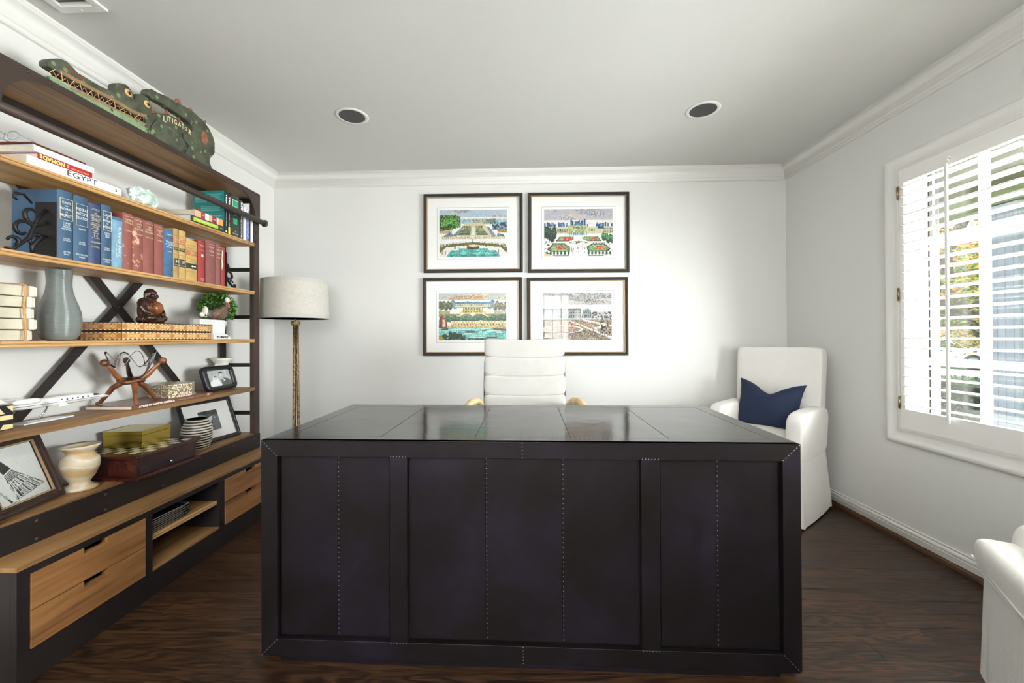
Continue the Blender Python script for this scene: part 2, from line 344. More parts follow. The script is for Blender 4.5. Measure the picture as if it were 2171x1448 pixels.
# shutters
SW = (WY1 - WY0) / 3
lab = ['white louvered shutter panel hinged on the casing beside the back corner', 'white louvered shutter panel in the middle of the side window', 'white louvered shutter panel at the camera end of the side window']
for k in range(3):
    y1_ = WY1 - (.008 if k == 0 else .001) - k * SW; y0_ = WY1 - (k + 1) * SW + (.008 if k == 2 else .001)
    t = thing('shutter_panel', lab[k], 'shutter', (2.092, (y0_ + y1_) / 2, WZ0 + .008), 0, 'side window shutters'); hw = (y1_ - y0_) / 2; hh = WZ1 - WZ0 - .016; st = .026
    for sg in (-1, 1): MB().box(-.013, .013, sg * hw if sg < 0 else hw - st, -hw + st if sg < 0 else hw, 0, hh).build('stile', M_SHUT, t, .0015)
    MB().box(-.013, .013, -hw + st, hw - st, 0, .103).build('rail', M_SHUT, t, .0015); MB().box(-.013, .013, -hw + st, hw - st, hh - .074, hh).build('rail', M_SHUT, t, .0015)
    z0_, z1_ = .103, hh - .074; n_ = 24; lv = None
    el = [(.030 * math.cos(a), .0052 * math.sin(a)) for a in [2 * PI * i / 14 for i in range(14)]]
    for i in range(n_):
        zc_ = z0_ + (i + .5) * (z1_ - z0_) / n_
        if lv is None: lv = MB().prism(el, (0, -hw + st + .001, 0), (1, 0, 0), (0, 0, 1), (0, 2 * (hw - st) - .002, 0)).build('louver', M_SHUT, t, smooth=False, angle=60); lv.location = (0, 0, zc_); lv.rotation_euler = (0, .06, 0)
        else: share(lv, t, (0, 0, zc_), (0, .06, 0))
    MB().box(-.042, -.032, .012, .026, z0_ - .03, z1_ + .004).build('tilt_rod', M_SHUT, t, .003)
    MB().tube([(-.012, .013, z1_ + .03), (-.034, .013, z1_ + .034), (-.042, .010, z1_ + .022), (-.036, .008, z1_ + .012)], .003, 6).build('rod_hook', M_SHUT, t)
    if k == 0:
        for zc_ in (1.895, 1.34, .75):
            b = MB().cyl((0, 0, -.032), (0, 0, .032), .0052, n=10).cyl((0, 0, .032), (0, 0, .037), .0035).cyl((0, 0, -.037), (0, 0, -.032), .0035); h_ = b.build('hinge', M_BRASSH, t, smooth=True); h_['label'] = 'aged brass butt hinge'; h_.location = (-.017, hw + .004, zc_ - WZ0)
# rear window (behind the camera, mirrored by the picture glass)
w2 = thing('window_2', '', ''); del w2['label']; del w2['category']; w2['kind'] = 'structure'
b = MB()
for a in (RX0, RX1): b.box(a - .02, a + .02, YF - .08, YF + .01, RZ0, RZ1)
for a in (RZ0, RZ1): b.box(RX0, RX1, YF - .08, YF + .01, a - .02, a + .02)
b.build('window_frame', M_TRIM, w2)
b = MB()
for i in (1, 2): b.box(RX0 + i * .18 - .008, RX0 + i * .18 + .008, YF - .06, YF - .03, RZ0, RZ1)
for i in (1, 2, 3): b.box(RX0, RX1, YF - .06, YF - .03, RZ0 + i * .2575 - .008, RZ0 + i * .2575 + .008)
b.build('muntin_grid', M_TRIM, w2)
MB().box(RX0, RX1, YF - .047, YF - .044, RZ0, RZ1).build('pane', M_PANE, w2)

# ------------------------------------------------------------------ ceiling fittings
M_LENS = plain('frosted_lamp_lens', hx('c9c8c4'), .5); M_BAFF = plain('black_lamp_baffle', hx('0c0c0c'), .35)
for i, (x, y) in enumerate(((-.99, 2.452), (1.08, 2.464))):
    t = thing('recessed_light', ['unlit recessed ceiling light above the floor lamp side', 'unlit recessed ceiling light nearer the shuttered window'][i], 'ceiling light', (x, y, H), 0, 'recessed ceiling lights')
    MB().lathe([(.074, -.002), (.080, -.005), (.094, -.003), (.096, -.0005), (.074, -.0005)], 40).build('trim_ring', M_TRIM, t, smooth=True)
    MB().lathe([(.0745, -.003), (.072, -.002), (.070, .0), (.058, .055), (.058, .056)], 40).build('baffle', M_BAFF, t, angle=50)
    MB().lathe([(0.0001, .036), (.03, .037), (.0605, .044), (.0605, .05), (0.0001, .05)], 32).build('lamp_lens', M_LENS, t, smooth=True)
# the can needs a hole in the ceiling: cut it
ceil = bpy.data.objects['ceiling']
cut = MB()
for (x, y) in ((-.99, 2.452), (1.08, 2.464)): cut.lathe([(.0742, -.02), (.0742, .10)], 40, (x, y, H))
co_ = cut.build('cutter', M_BAFF); bo = ceil.modifiers.new('cut', 'BOOLEAN'); bo.object = co_; bo.operation = 'DIFFERENCE'
dg = bpy.context.evaluated_depsgraph_get(); nm = bpy.data.meshes.new_from_object(ceil.evaluated_get(dg)); ceil.modifiers.clear(); ceil.data = nm; bpy.data.objects.remove(co_)
t = thing('air_vent', 'white slatted air supply vent in the ceiling by the bookcase', 'vent', (-1.735, 1.44, H))
vf = MB(); vf.box(-.095, .095, -.178, -.148, -.012, -.0005).box(-.095, .095, .148, .178, -.012, -.0005).box(-.095, -.062, -.148, .148, -.012, -.0005).box(.062, .095, -.148, .148, -.012, -.0005)
vf.build('vent_frame', M_TRIM, t, .003)
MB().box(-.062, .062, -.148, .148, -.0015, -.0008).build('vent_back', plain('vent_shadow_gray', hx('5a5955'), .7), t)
for i in range(9):
    yy = -.14 + i * .035; MB().bar((-.062, yy, -.007), (.062, yy, -.007), .016, .0012, (0, .75, .65)).build('slat', M_TRIM, t)
MB().sup((0, .163, -.0125), (.004, .004, .002), 1, 1, 10, 6).build('screw', M_TRIM, t, smooth=True)

# ------------------------------------------------------------------ bookcase on the left wall
BX0, BXF = -1.975, -1.740          # back and front plane of the upper case
BY0, BY1 = 1.290, 2.744
bk = thing('bookcase', 'tall open bookcase with bronze iron frame, honey wood shelves and ladder ends', 'bookcase', (0, 0, 0))
def at0(o): return o
# posts: angle irons
for y0, y1, sx in ((BY0, BY0 + .056, 1), (BY1 - .050, BY1, -1)):
    yi = y1 if sx == 1 else y0
    b = MB().box(BXF - .006, BXF, y0, y1, .40, 2.085); b.box(BXF - .034, BXF - .006, yi - .006 if sx == 1 else yi, yi if sx == 1 else yi + .006, .40, 2.085); b.build('post', M_IRON, bk, .0015)
    MB().box(BX0, BX0 + .006, y0 - .0, y1, .40, 2.085).box(BX0 + .006, BX0 + .04, yi - .006 if sx == 1 else yi, yi if sx == 1 else yi + .006, .40, 2.085).build('post', M_IRON2, bk, .0015)
# arched header
arc = []
def q_arc(cx, cz, rx, rz, a0, a1, n=12): return [(cx + rx * math.cos(a0 + (a1 - a0) * i / n), cz + rz * math.sin(a0 + (a1 - a0) * i / n)) for i in range(n + 1)]
yl, yr = BY0 + .056, BY1 - .050
hdr = [(BY0, 2.088), (BY0, 1.90), (yl, 1.90)] + q_arc(yl + .150, 1.925, .150, .136, PI, PI / 2) + q_arc(yr - .150, 1.925, .150, .136, PI / 2, 0) + [(yr, 1.90), (BY1, 1.90), (BY1, 2.088)]
MB().prism(hdr, (BXF + .0005, 0, 0), (0, 1, 0), (0, 0, 1), (.005, 0, 0)).build('arched_header', M_IRON, bk)
MB().box(BX0 + .006, BXF - .002, BY0 + .006, BY1 - .006, 2.060, 2.084).build('top_board', M_SHELFR, bk, .002)
for yy in (BY0 + .003, BY1 - .003): MB().box(BX0 + .04, BXF - .036, yy - .003, yy + .003, 2.03, 2.085).build('end_header', M_IRON2, bk)
MB().box(BX0, BX0 + .005, BY0 + .06, BY1 - .056, 2.02, 2.085).build('back_header', M_IRON2, bk)
# shelves with moulded front edges
def shelf_prof(t): return [(BX0 + .010, 0), (BX0 + .010, -t), (BXF - .004, -t), (BXF - .001, -t + .004), (BXF - .001, -t + .008), (BXF - .004, -t + .0095), (BXF - .004, -t + .0115), (BXF + .001, -t + .014), (BXF + .001, -.002), (BXF - .002, 0)]
SH = [1.752, 1.435, 1.120, .804]
for z in SH:
    pr = shelf_prof(.023) if z > .9 else [(BX0 + .010, 0), (BX0 + .010, -.023), (BXF, -.023), (BXF + .001, -.002), (BXF - .001, 0)]
    MB().prism(pr, (0, yl + .001, z), (1, 0, 0), (0, 0, 1), (0, yr - yl - .002, 0)).build('shelf', M_SHELF if z > .9 else M_SHELFR, bk, angle=30)
MB().box(BX0 + .008, BXF - .007, yl - .045, yr + .040, .478, .500).build('shelf', M_SHELFR, bk, .001)
# base apron
MB().box(BXF - .006, BXF + .004, BY0, BY1, .396, .492).build('base_apron', M_IRON2, bk, .0012)
for yy in (BY0 + .003, BY1 - .003): MB().box(BX0, BXF - .007, yy - .003, yy + .003, .40, .476).build('end_apron', M_IRON2, bk)
# ladder rungs at both ends
for yy in (BY0 + .012, BY1 - .028):
    for z in (1.895, 1.581, 1.266, .948, .631): MB().box(BX0 + .042, BXF - .036, yy - .004, yy + .014, z - .012, z + .012).build('rung', M_IRON2, bk, .001)
# X brace on the back
for p, q, dx in (((0, 1.30, .50), (0, 2.66, 2.06), 0), ((0, 2.66, .50), (0, 1.30, 2.06), .005)):
    MB().bar((BX0 + .011 + dx, p[1], p[2]), (BX0 + .011 + dx, q[1], q[2]), .038, .004, (1, 0, 0)).build('brace', M_IRON2, bk)
MB().sup((BX0 + .020, 1.98, 1.28), (.004, .008, .008), 1, 1, 12, 8).build('brace_bolt', M_IRON2, bk, smooth=True)
# rail across the top
rl = MB().tube([(-1.700, BY0 - .02, 1.893), (-1.700, BY1 - .014, 1.893)], .0165, 16).build('rail', M_IRON, bk, smooth=True)
for yy in (BY0 - .02, BY1 - .014): MB().sup((-1.700, yy + (.008 if yy > 2 else -.008), 1.893), (.023, .013, .023), .8, 1, 16, 10).build('rail_cap', M_IRON, bk, smooth=True)
for yy in (BY0 + .028, BY1 - .03): MB().cyl((BXF + .004, yy, 1.893), (-1.714, yy, 1.893), .010, n=12).build('rail_bracket', M_IRON, bk)
# rivets
rv = None
rp = [(y_, 2.074) for y_ in (1.32, 1.42, 1.49, 2.60, 2.665, 2.725)] + [(2.725, z) for z in (2.005, 1.975, 1.845, 1.80, 1.71, 1.39, 1.26, 1.07, .90, .80, .63)] + [(1.315, z) for z in (2.00, 1.95)]
rp += [(y_, z) for y_ in (1.45, 1.70, 1.98, 2.22, 2.48, 2.68) for z in (.474, .41)]
for y_, z in rp:
    xx = BXF + (.0065 if z > 1.9 else .0005) if z > .5 else BXF + .005
    if rv is None: rv = MB().sup((0, 0, 0), (.0032, .0062, .0062), 1, 1, 10, 6).build('rivet', M_IRON, bk, smooth=True); rv.location = (xx, y_, z)
    else: share(rv, bk, (xx, y_, z))
# slots punched in the right post
for z in (1.955, 1.91, 1.82, 1.765): MB().box(BXF - .0005, BXF + .0008, 2.704, 2.709, z - .012, z + .012).build('post_slot', plain('slot_black', hx('0a0908'), .9), bk)

# ------------------------------------------------------------------ low cabinet under it
CX0, CXF, CY0, CY1 = -1.975, -1.607, 1.287, 2.750
cb = thing('low_cabinet', 'low black framed drawer cabinet carrying the bookcase, wooden top ledge', 'cabinet')
b = MB(); FT = .022
b.box(CXF - FT, CXF, CY0, CY1, 0, .108).box(CXF - FT, CXF, CY0, CY1, .357, .380)
for a, c_ in ((CY0, 1.322), (1.744, 1.781), (2.187, 2.226), (2.66, CY1)): b.box(CXF - FT, CXF, a, c_, .108, .357)
b.build('face_frame', M_IRON2, cb, .001)
M_INSIDE = plain('cabinet_black_inside', hx('161210'), .7)
MB().box(CX0, CX0 + .01, CY0 + .01, CY1 - .01, .02, .38).box(CX0 + .01, CXF - FT, CY1 - .02, CY1 - .002, 0, .38).box(CX0 + .01, CXF - FT, 1.755, 1.772, .02, .38).box(CX0 + .01, CXF - FT, 2.198, 2.214, .02, .38).build('carcass', M_INSIDE, cb)
b = MB().box(CX0, CX0 + .05, CY0, CY0 + .02, 0, .38).box(CXF - .09, CXF - FT, CY0, CY0 + .02, 0, .38).box(CX0 + .05, CXF - .09, CY0, CY0 + .02, .313, .38).box(CX0 + .05, CXF - .09, CY0, CY0 + .02, 0, .118).box(CX0 + .05, CXF - .09, CY0, CY0 + .02, .17, .254); b.build('end_frame', M_IRON2, cb, .001)
for z0, z1 in ((.256, .311), (.120, .168)): MB().box(CX0 + .052, CXF - .0905, CY0 + .004, CY0 + .018, z0, z1).build('end_slat', M_DRAW, cb, .002)
MB().box(CX0, CXF + .002, CY0 - .002, CY1, .3805, .396).build('top_ledge', M_SHELFR, cb, .0015)
def drawer(y0, y1, z0, z1, ns=.086):
    ym = (y0 + y1) / 2 + .002; w_, h_ = (y1 - y0) / 2, z1 - z0
    pl = [(-w_, 0), (w_, 0), (w_, h_), (ns / 2, h_), (ns / 2, h_ - .021), (-ns / 2, h_ - .021), (-ns / 2, h_), (-w_, h_)]
    o = MB().prism(pl, (CXF - .021, ym, z0), (0, 1, 0), (0, 0, 1), (.024, 0, 0)).build('drawer', M_DRAW, cb, .0012)
    MB().box(CX0 + .03, CXF - .05, ym - w_ + .02, ym + w_ - .02, z0 + .01, z0 + .012).box(CX0 + .03, CXF - .05, ym - w_ + .02, ym - w_ + .03, z0, z1 - .03).box(CX0 + .03, CXF - .05, ym + w_ - .03, ym + w_ - .02, z0, z1 - .03).build('drawer_box', M_INSIDE, o)
for y0, y1 in ((1.3235, 1.7425), (2.228, 2.6585)):
    drawer(y0, y1, .110, .2335); drawer(y0, y1, .2365, .356)
pr = [(-.36, 0), (-.36, -.021), (-.004, -.021), (-.001, -.018), (-.001, -.013), (-.005, -.011), (0, -.008), (0, -.002), (-.002, 0)]
MB().prism(pr, (CXF - .012, 1.7815, .257), (1, 0, 0), (0, 0, 1), (0, .4045, 0)).build('shelf', M_SHELF, cb, angle=30)
MB().box(CX0 + .012, CXF - .001, 1.7815, 2.1865, .1085, .1195).build('shelf', M_SHELFR, cb, .001)
M_FOLD = [plain('dark_folder_%d' % i, hx(c), .45) for i, c in enumerate(('1e1a1d', '241b1c', '2b2426', '1b1b20', '2a1d1c', '322a2a', '1d1a19', '26202a'))]
zz = .2575
for i in range(7):
    t_ = .008; L = .215 + .02 * math.sin(i * 2.1); 
    lb_ = ['bottom dark folder of the stack on the cabinet shelf', 'second dark folder up in the cabinet shelf stack', 'third dark folder up in the cabinet shelf stack', 'fourth dark folder up in the cabinet shelf stack', 'third dark folder from the top in the cabinet stack', 'second dark folder from the top in the cabinet stack', 'top dark folder in the cabinet stack, loose white papers showing'][i]
    t = thing('folder', lb_, 'folder', (-1.745, 1.80 + L / 2, zz), .04 * math.sin(i * 1.7), 'folders on the cabinet shelf')
    MB().box(-.115, .105, -L / 2, L / 2, 0, .0012).box(-.115, .105, -L / 2, L / 2, t_ - .0012, t_).box(-.115, .105, -L / 2, -L / 2 + .0012, .0012, t_ - .0012).build('cover', M_FOLD[i], t)
    MB().box(-.11, .10, -L / 2 + .003, L / 2 - .003 + (.012 if i > 4 else 0), .0018, t_ - .0018).build('papers', M_WHITEPAGE if i > 4 else M_CREAM, t)
    zz += t_ + .0006

# ------------------------------------------------------------------ books
def bookmesh(t, th, hh, dp, cover, pages=M_CREAM, rnd=.006, bt=.0022, spine_mat=None):
    """spine faces +X, thickness along Y (centred), height along Z from 0"""
    w_ = th / 2; k = 8
    arc_ = [(rnd * (1 - (2 * i / k - 1) ** 2) , -w_ + th * i / k) for i in range(k + 1)]
    poly = arc_ + [(-dp, w_), (-dp, w_ - bt), (-.004, w_ - bt), (-.004, -w_ + bt), (-dp, -w_ + bt), (-dp, -w_)]
    MB().prism(poly, (0, 0, 0), (1, 0, 0), (0, 1, 0), (0, 0, hh)).build('cover', cover, t, angle=40)
    MB().box(-dp + .004, -.0045, -w_ + bt + .0002, w_ - bt - .0002, .003, hh - .003).build('pages', pages, t)
Y_, Z_ = V3((0, 1, 0)), V3((0, 0, 1))
def lines(t, rows, th, x=.0064, mat=None, maxw=.8):
    """rows: (z, string, letter height)"""
    for z, s_, h_ in rows:
        wl = min(th * maxw, len(s_) * h_ * .72)
        text(t, s_, (x, 0, z), Y_, Z_, h_ * 1.4, mat or M_WHITETXT, width=wl, hgt=h_)
def rectline(t, z0, z1, hw, mat, x=.0066, lw=.0011):
    MB().box(x - .002, x, -hw, hw, z0, z0 + lw).box(x - .002, x, -hw, hw, z1 - lw, z1).box(x - .002, x, -hw, -hw + lw, z0, z1).box(x - .002, x, hw - lw, hw, z0, z1).build('spine_rule', mat, t)
def rules(t, zs, hw, mat, x=.0066, lw=.0009):
    b = MB()
    for z in zs: b.box(x - .002, x, -hw, hw, z, z + lw)
    b.build('spine_rule', mat, t)
def band(t, z0, z1, th, mat, rnd=.006, pad=.0004):
    k = 8; w_ = th / 2 - .0008
    arc_ = [(rnd * (1 - (2 * i / k - 1) ** 2) + pad, -w_ + 2 * w_ * i / k) for i in range(k + 1)]
    MB().prism(arc_ + [(-.001, w_), (-.001, -w_)], (0, 0, z0), (1, 0, 0), (0, 1, 0), (0, 0, z1 - z0)).build('spine_band', mat, t, angle=50)
M_NAVY = plain('navy_cloth', hx('2b4a64'), .55, 0, .12, 20, .05, 900, .001); M_NAVY2 = plain('deep_navy_leather', hx('23375a'), .5, 0, .12, 20)
M_LBLUE = plain('faded_blue_cloth', hx('6f93a8'), .8, 0, .28, 26); M_BLUEC = plain('worn_blue_cloth', hx('375e80'), .75, 0, .2, 30)
def worn(name, c1, c2, lo=.56, sc=28):
    a = N(name); f = a.noise(a.coords((1, 1, .8), True), sc, 6, .7); a.l(a.ramp(f, [(lo, lin(hx(c1))), (lo + .06, lin(hx(c2)))]), a.b.inputs['Base Color']); a.set(Roughness=.75); return a.m
M_MAR = plain('maroon_cloth', hx('7c463e'), .7, 0, .12, 40); M_MARW = worn('scuffed_maroon_cloth', '80483f', 'c08a78', .60); M_MARW2 = worn('badly_scuffed_maroon_cloth', '80483f', 'd9a78f', .53, 34)
M_MAR3 = plain('dusty_maroon_cloth', hx('7b4a44'), .75, 0, .1, 40); M_TAN = plain('tan_law_buckram', hx('b39355'), .6, 0, .16, 30); M_TAND = plain('tan_law_buckram_dark', hx('9c7f48'), .6, 0, .14, 30)
M_RED = plain('red_cloth', hx('8e2b2c'), .6, 0, .14, 30); M_ORLAB = plain('russet_label', hx('a5623a'), .5); M_BKLAB = plain('black_label', hx('23282a'), .5)
S2 = 1.435; GRP = 'law books on the middle shelf'
bd = .178
BK = [('book', 'thick navy law book titled Cases and Materials on Property', 1.5285, 1.585, 1.697, M_NAVY), ('book', 'navy law book titled Federal Income Taxation', 1.5865, 1.642, 1.695, M_NAVY),
      ('book', 'dark navy volume titled An Editor\'s Treasury', 1.644, 1.692, 1.682, M_NAVY2), ('book', 'narrow navy law book titled Cases and Materials on Evidence', 1.695, 1.738, 1.692, M_NAVY),
      ('book', 'faded light blue book titled An American Rhetoric', 1.740, 1.790, 1.654, M_LBLUE), ('book', 'maroon book right beside the faded light blue book', 1.791, 1.836, 1.686, M_MARW),
      ('book', 'maroon book with the pale badly scuffed spine', 1.837, 1.889, 1.681, M_MARW2), ('book', 'maroon book right of the badly scuffed one', 1.890, 1.946, 1.680, M_MAR),
      ('book', 'maroon book left of the worn blue book', 1.950, 2.000, 1.679, M_MARW), ('book', 'worn blue book between maroon and tan books', 2.002, 2.058, 1.670, M_BLUEC),
      ('book', 'tan law book with russet label and number 44, beside the worn blue book', 2.060, 2.095, 1.686, M_TAND), ('book', 'tan law book numbered 39, left of the shorter thick tan book', 2.0965, 2.139, 1.685, M_TAN),
      ('book', 'shorter thick tan book with a white arrow label', 2.141, 2.215, 1.650, M_TAN), ('book', 'bright red book with a round gold crest', 2.222, 2.272, 1.661, M_RED),
      ('book', 'dusty maroon book beside the bright red book', 2.278, 2.353, 1.679, M_MAR3), ('book', 'thinner dusty maroon book beside the torn red one', 2.355, 2.395, 1.676, M_MAR3),
      ('book', 'torn red book at the end against the black bookend', 2.398, 2.434, 1.663, M_RED)]
bt_ = []
for nme, lb_, y0, y1, zt, mt in BK:
    t = thing('book', lb_, 'book', (-1.7515, (y0 + y1) / 2, S2 + .0003), 0, GRP); bookmesh(t, y1 - y0, zt - S2, bd, mt); bt_.append((t, y1 - y0, zt - S2))
t, th, h = bt_[0]; rectline(t, .150, .232, th * .40, M_GOLDTXT); lines(t, [(.216, 'CASES', .009), (.204, 'AND', .005), (.192, 'MATERIALS', .009), (.180, 'ON', .005), (.166, 'PROPERTY', .011), (.138, 'CASNER', .006), (.130, 'LEACH', .006), (.122, 'FRENCH', .006), (.114, 'KORNGOLD', .006), (.078, 'FOURTH', .005), (.071, 'EDITION', .005), (.026, 'LITTLE', .006), (.017, 'BROWN', .005)], th)
t, th, h = bt_[1]; rectline(t, .142, .228, th * .40, M_GOLDTXT); lines(t, [(.206, 'FEDERAL', .011), (.189, 'INCOME', .011), (.172, 'TAXATION', .011), (.128, 'GRAETZ', .006), (.076, 'SECOND', .005), (.069, 'EDITION', .005), (.026, 'FOUNDATION', .006), (.016, 'PRESS', .006)], th)
t, th, h = bt_[2]; rules(t, (.226, .221, .176, .144, .106, .072, .068), th * .34, M_GOLDTXT); lines(t, [(.208, 'AN', .008), (.197, "EDITOR'S", .010), (.184, 'TREASURY', .010), (.168, 'edited by', .005), (.160, 'HERBERT R.', .007), (.151, 'MAYES', .007), (.135, 'PART', .006), (.126, 'VOLUME', .006), (.115, 'II', .009), (.088, 'ATHENEUM', .007)], th, mat=M_GOLDTXT, maxw=.86)
t, th, h = bt_[3]; rectline(t, .150, .232, th * .42, M_GOLDTXT); lines(t, [(.214, 'CASES', .009), (.203, 'AND', .005), (.190, 'MATERIALS', .009), (.178, 'ON', .005), (.164, 'EVIDENCE', .011), (.138, 'KAPLAN', .006), (.130, 'WALTZ', .006), (.122, 'PARK', .006), (.074, 'FOURTH', .005), (.067, 'EDITION', .005), (.026, 'FOUNDATION', .006), (.016, 'PRESS', .006)], th)
t, th, h = bt_[4]; text(t, 'An American Rhetoric', (.0066, .006, .115), -Z_, Y_, .018, M_WHITETXT, width=.13, hgt=.014); text(t, 'WATT  AND  OTHERS', (.0066, -.009, .075), -Z_, Y_, .009, M_WHITETXT, width=.06, hgt=.005); band(t, h - .012, h - .002, th, M_BLUEC)
for i, rows in ((5, ['MODERN', 'TRIALS']), (6, ['CIVIL', 'AND', 'PROCEDURE']), (7, ['THE', 'GREAT', 'REASONING']), (8, ['CASES', 'ON', 'TORTS'])):
    t, th, h = bt_[i]; rules(t, (h - .014,), th * .4, M_GOLDTXT); lines(t, [(h - .03 - .012 * j, r, .0085) for j, r in enumerate(rows)] + [(h - .078, 'VOLUME ONE', .005)], th, mat=M_GOLDTXT)
t, th, h = bt_[9]; lines(t, [(h - .026, 'HARRISON', .006), (h - .062, 'Thomas', .010), (h - .074, 'of Candle', .010), (h - .087, 'Money', .010), (h - .11, 'A HISTORY', .005)], th); rules(t, (h - .04, h - .043), th * .38, M_RED)
for i, num in ((10, '44'), (11, '39')):
    t, th, h = bt_[i]; band(t, h - .075, h - .048, th, M_ORLAB); band(t, h - .110, h - .093, th, M_BKLAB); band(t, .060, .100, th, M_BKLAB)
    lines(t, [(h - .056, 'FEDERAL', .006), (h - .067, 'REPORTER', .006), (h - .101, '2d Series', .008), (.084, num, .016), (.067, 'Circuit', .006)], th, x=.0070, mat=M_GOLDTXT); rules(t, (h - .035, .12, .045, .03), th * .46, M_TAND)
t, th, h = bt_[12]; band(t, h - .082, h - .055, th, M_ORLAB); band(t, .062, .090, th, M_BKLAB); lines(t, [(h - .064, 'GENERAL', .007), (h - .074, 'DIGEST', .007)], th * .8, x=.0070, mat=M_GOLDTXT)
MB().prism([(-.016, 0), (-.004, .006), (-.004, .002), (.018, .002), (.018, -.002), (-.004, -.002), (-.004, -.006)], (.0066, .004, .076), (0, 1, 0), (0, 0, 1), (.0006, 0, 0)).build('arrow', M_WHITETXT, t); rules(t, (h - .03, h - .045, h - .10, .10, .05, .045), th * .46, M_TAND)
t, th, h = bt_[13]; o = MB().lathe([(.0, 0), (.008, .0), (.008, .001), (0.0, .001)], 20).build('gold_crest', M_GOLDTXT, t).name; o = bpy.data.objects[o]; o.rotation_euler = (0, PI / 2, 0); o.location = (.0055, 0, .148); rules(t, (h - .022, h - .05, .02), th * .4, M_GOLDTXT); lines(t, [(.012, '1969', .006), (.2, 'REPORTS', .005)], th, mat=M_GOLDTXT)
for i in (14, 15): t, th, h = bt_[i]; rules(t, (h - .022,), th * .4, M_GOLDTXT); lines(t, [(h - .038, 'THE LAW', .008), (h - .05, 'OF', .006), (h - .061, 'PEOPLE', .008), (h - .082, 'A TREATISE', .005)], th, mat=M_GOLDTXT)
t, th, h = bt_[16]; MB().prism([(-.006, 0), (.004, .03), (-.002, .07), (.006, .11), (-.004, .12), (-.008, .06)], (.0054, -.012, .09), (0, 1, 0), (0, 0, 1), (.0012, 0, 0)).build('torn_strip', M_CREAM, t)
# bookends
def bookend(label, O, sy, curls, plate):
    t = thing('bookend', label, 'bookend', O, 0, 'scrolled iron bookends'); M_ = plain('cast_black_iron', hx('221f20'), .45, .5)
    y_ = 0; MB().box(-.042, .042, -.0015, .0015, 0, plate).build('plate', M_, t, .0008); MB().box(-.035, .035, 0 if sy > 0 else -.07, .07 if sy > 0 else 0, 0, .002).build('foot', M_, t)
    b = MB()
    for pts, r in curls: b.tube([(.004, sy * a, z) for a, z in pts], [r * (1.25 - .5 * abs(2 * i / (len(pts) - 1) - 1)) for i in range(len(pts))], 8)
    b.build('scroll', M_, t, smooth=True); return t
def spiral(cx, cz, r0, r1, a0, a1, n=14): return [(cx + (r0 + (r1 - r0) * i / n) * math.cos(a0 + (a1 - a0) * i / n), cz + (r0 + (r1 - r0) * i / n) * math.sin(a0 + (a1 - a0) * i / n)) for i in range(n + 1)]
cur = [(spiral(.040, .128, .042, .012, -2.6, 2.4), .006), (spiral(.075, .070, .034, .010, 2.6, -2.6), .006), ([(.006, .155), (.03, .10), (.055, .05), (.10, .012), (.122, .010)], .006), (spiral(.118, .018, .012, .004, -1.4, 3.4), .005), ([(.006, .06), (.03, .045), (.045, .02), (.04, .004)], .006), (spiral(.088, .030, .02, .006, .2, 4.2), .005)]
bookend('black scrolled iron bookend right of the torn red book', (-1.785, 2.4375, S2 + .0005), 1, cur, .205)
cur2 = [(spiral(.045, .150, .045, .012, -2.8, 2.2), .006), (spiral(.078, .085, .038, .010, 2.7, -2.4), .006), ([(.004, .18), (.035, .13), (.06, .06), (.105, .012), (.13, .010)], .006), ([(.004, .08), (.03, .06), (.05, .03), (.048, .004)], .007), (spiral(.102, .036, .022, .006, .2, 4.4), .006), (spiral(.03, .06, .03, .008, -.8, 3.4), .006), ([(.05, .19), (.075, .215), (.10, .21), (.105, .195), (.095, .188)], .005)]
bookend('black scrolled iron bookend left of the navy law books', (-1.790, 1.5255, S2 + .0005), -1, cur2, .21)

# lying books: thickness up, spine to the room
def lying(label, y0, y1, z0, z1, xf, dp, cover, group, pages=M_CREAM, rz=0, rnd=.002, name='book'):
    t = thing(name, label, 'book', (xf, (y0 + y1) / 2, z0 + .0002), rz, group); hh = y1 - y0; th = z1 - z0 - .0004; bt = .0018
    MB().box(-dp, 0, -hh / 2, hh / 2, 0, bt).box(-dp, 0, -hh / 2, hh / 2, th - bt, th).box(-.003, rnd, -hh / 2, hh / 2, bt, th - bt).build('cover', cover, t, .0006)
    MB().box(-dp + .004, -.0032, -hh / 2 + .003, hh / 2 - .003, bt + .0001, th - bt - .0001).build('pages', pages, t); return t, hh, th
G1 = 'books stacked flat on the top shelf'; S1 = 1.752
M_WC = plain('glossy_white_cover', hx('f3f3f2'), .3); M_REDC = plain('crimson_cover', hx('a01c2a'), .4, 0, .15, 12); M_SKYC = plain('pale_blue_white_cover', hx('e9eef8'), .35)
t, hh, th = lying('large white book titled Egypt at the bottom of its stack', 1.424, 1.774, S1, S1 + .031, -1.742, .205, M_WC, G1)
text(t, 'EGYPT', (.0023, .012, th * .5), Y_, Z_, .03, M_BLACKTXT, width=.115, hgt=.021); text(t, 'C', (.0023, .15, th * .5), -Y_, -Z_, .018, M_BLACKTXT, hgt=.012, width=.010, bold=.0008)
text(t, 'Art and Architecture', (.0023, -.11, th * .68), Y_, Z_, .006, plain('gray_lettering', hx('b9bcc0'), .6), width=.07, hgt=.006); text(t, 'of Ancient', (.0023, -.11, th * .36), Y_, Z_, .006, plain('gray_lettering', hx('b9bcc0'), .6), width=.06, hgt=.006)
MB().box(.0018, .0024, .062, .0626, .001, th - .001).build('spine_rule', plain('gray_lettering', hx('b9bcc0'), .6), t)
t, hh, th = lying('red paperback titled Nomad lying upside down in the stack', 1.462, 1.653, S1 + .0315, S1 + .0535, -1.746, .150, M_REDC, G1)
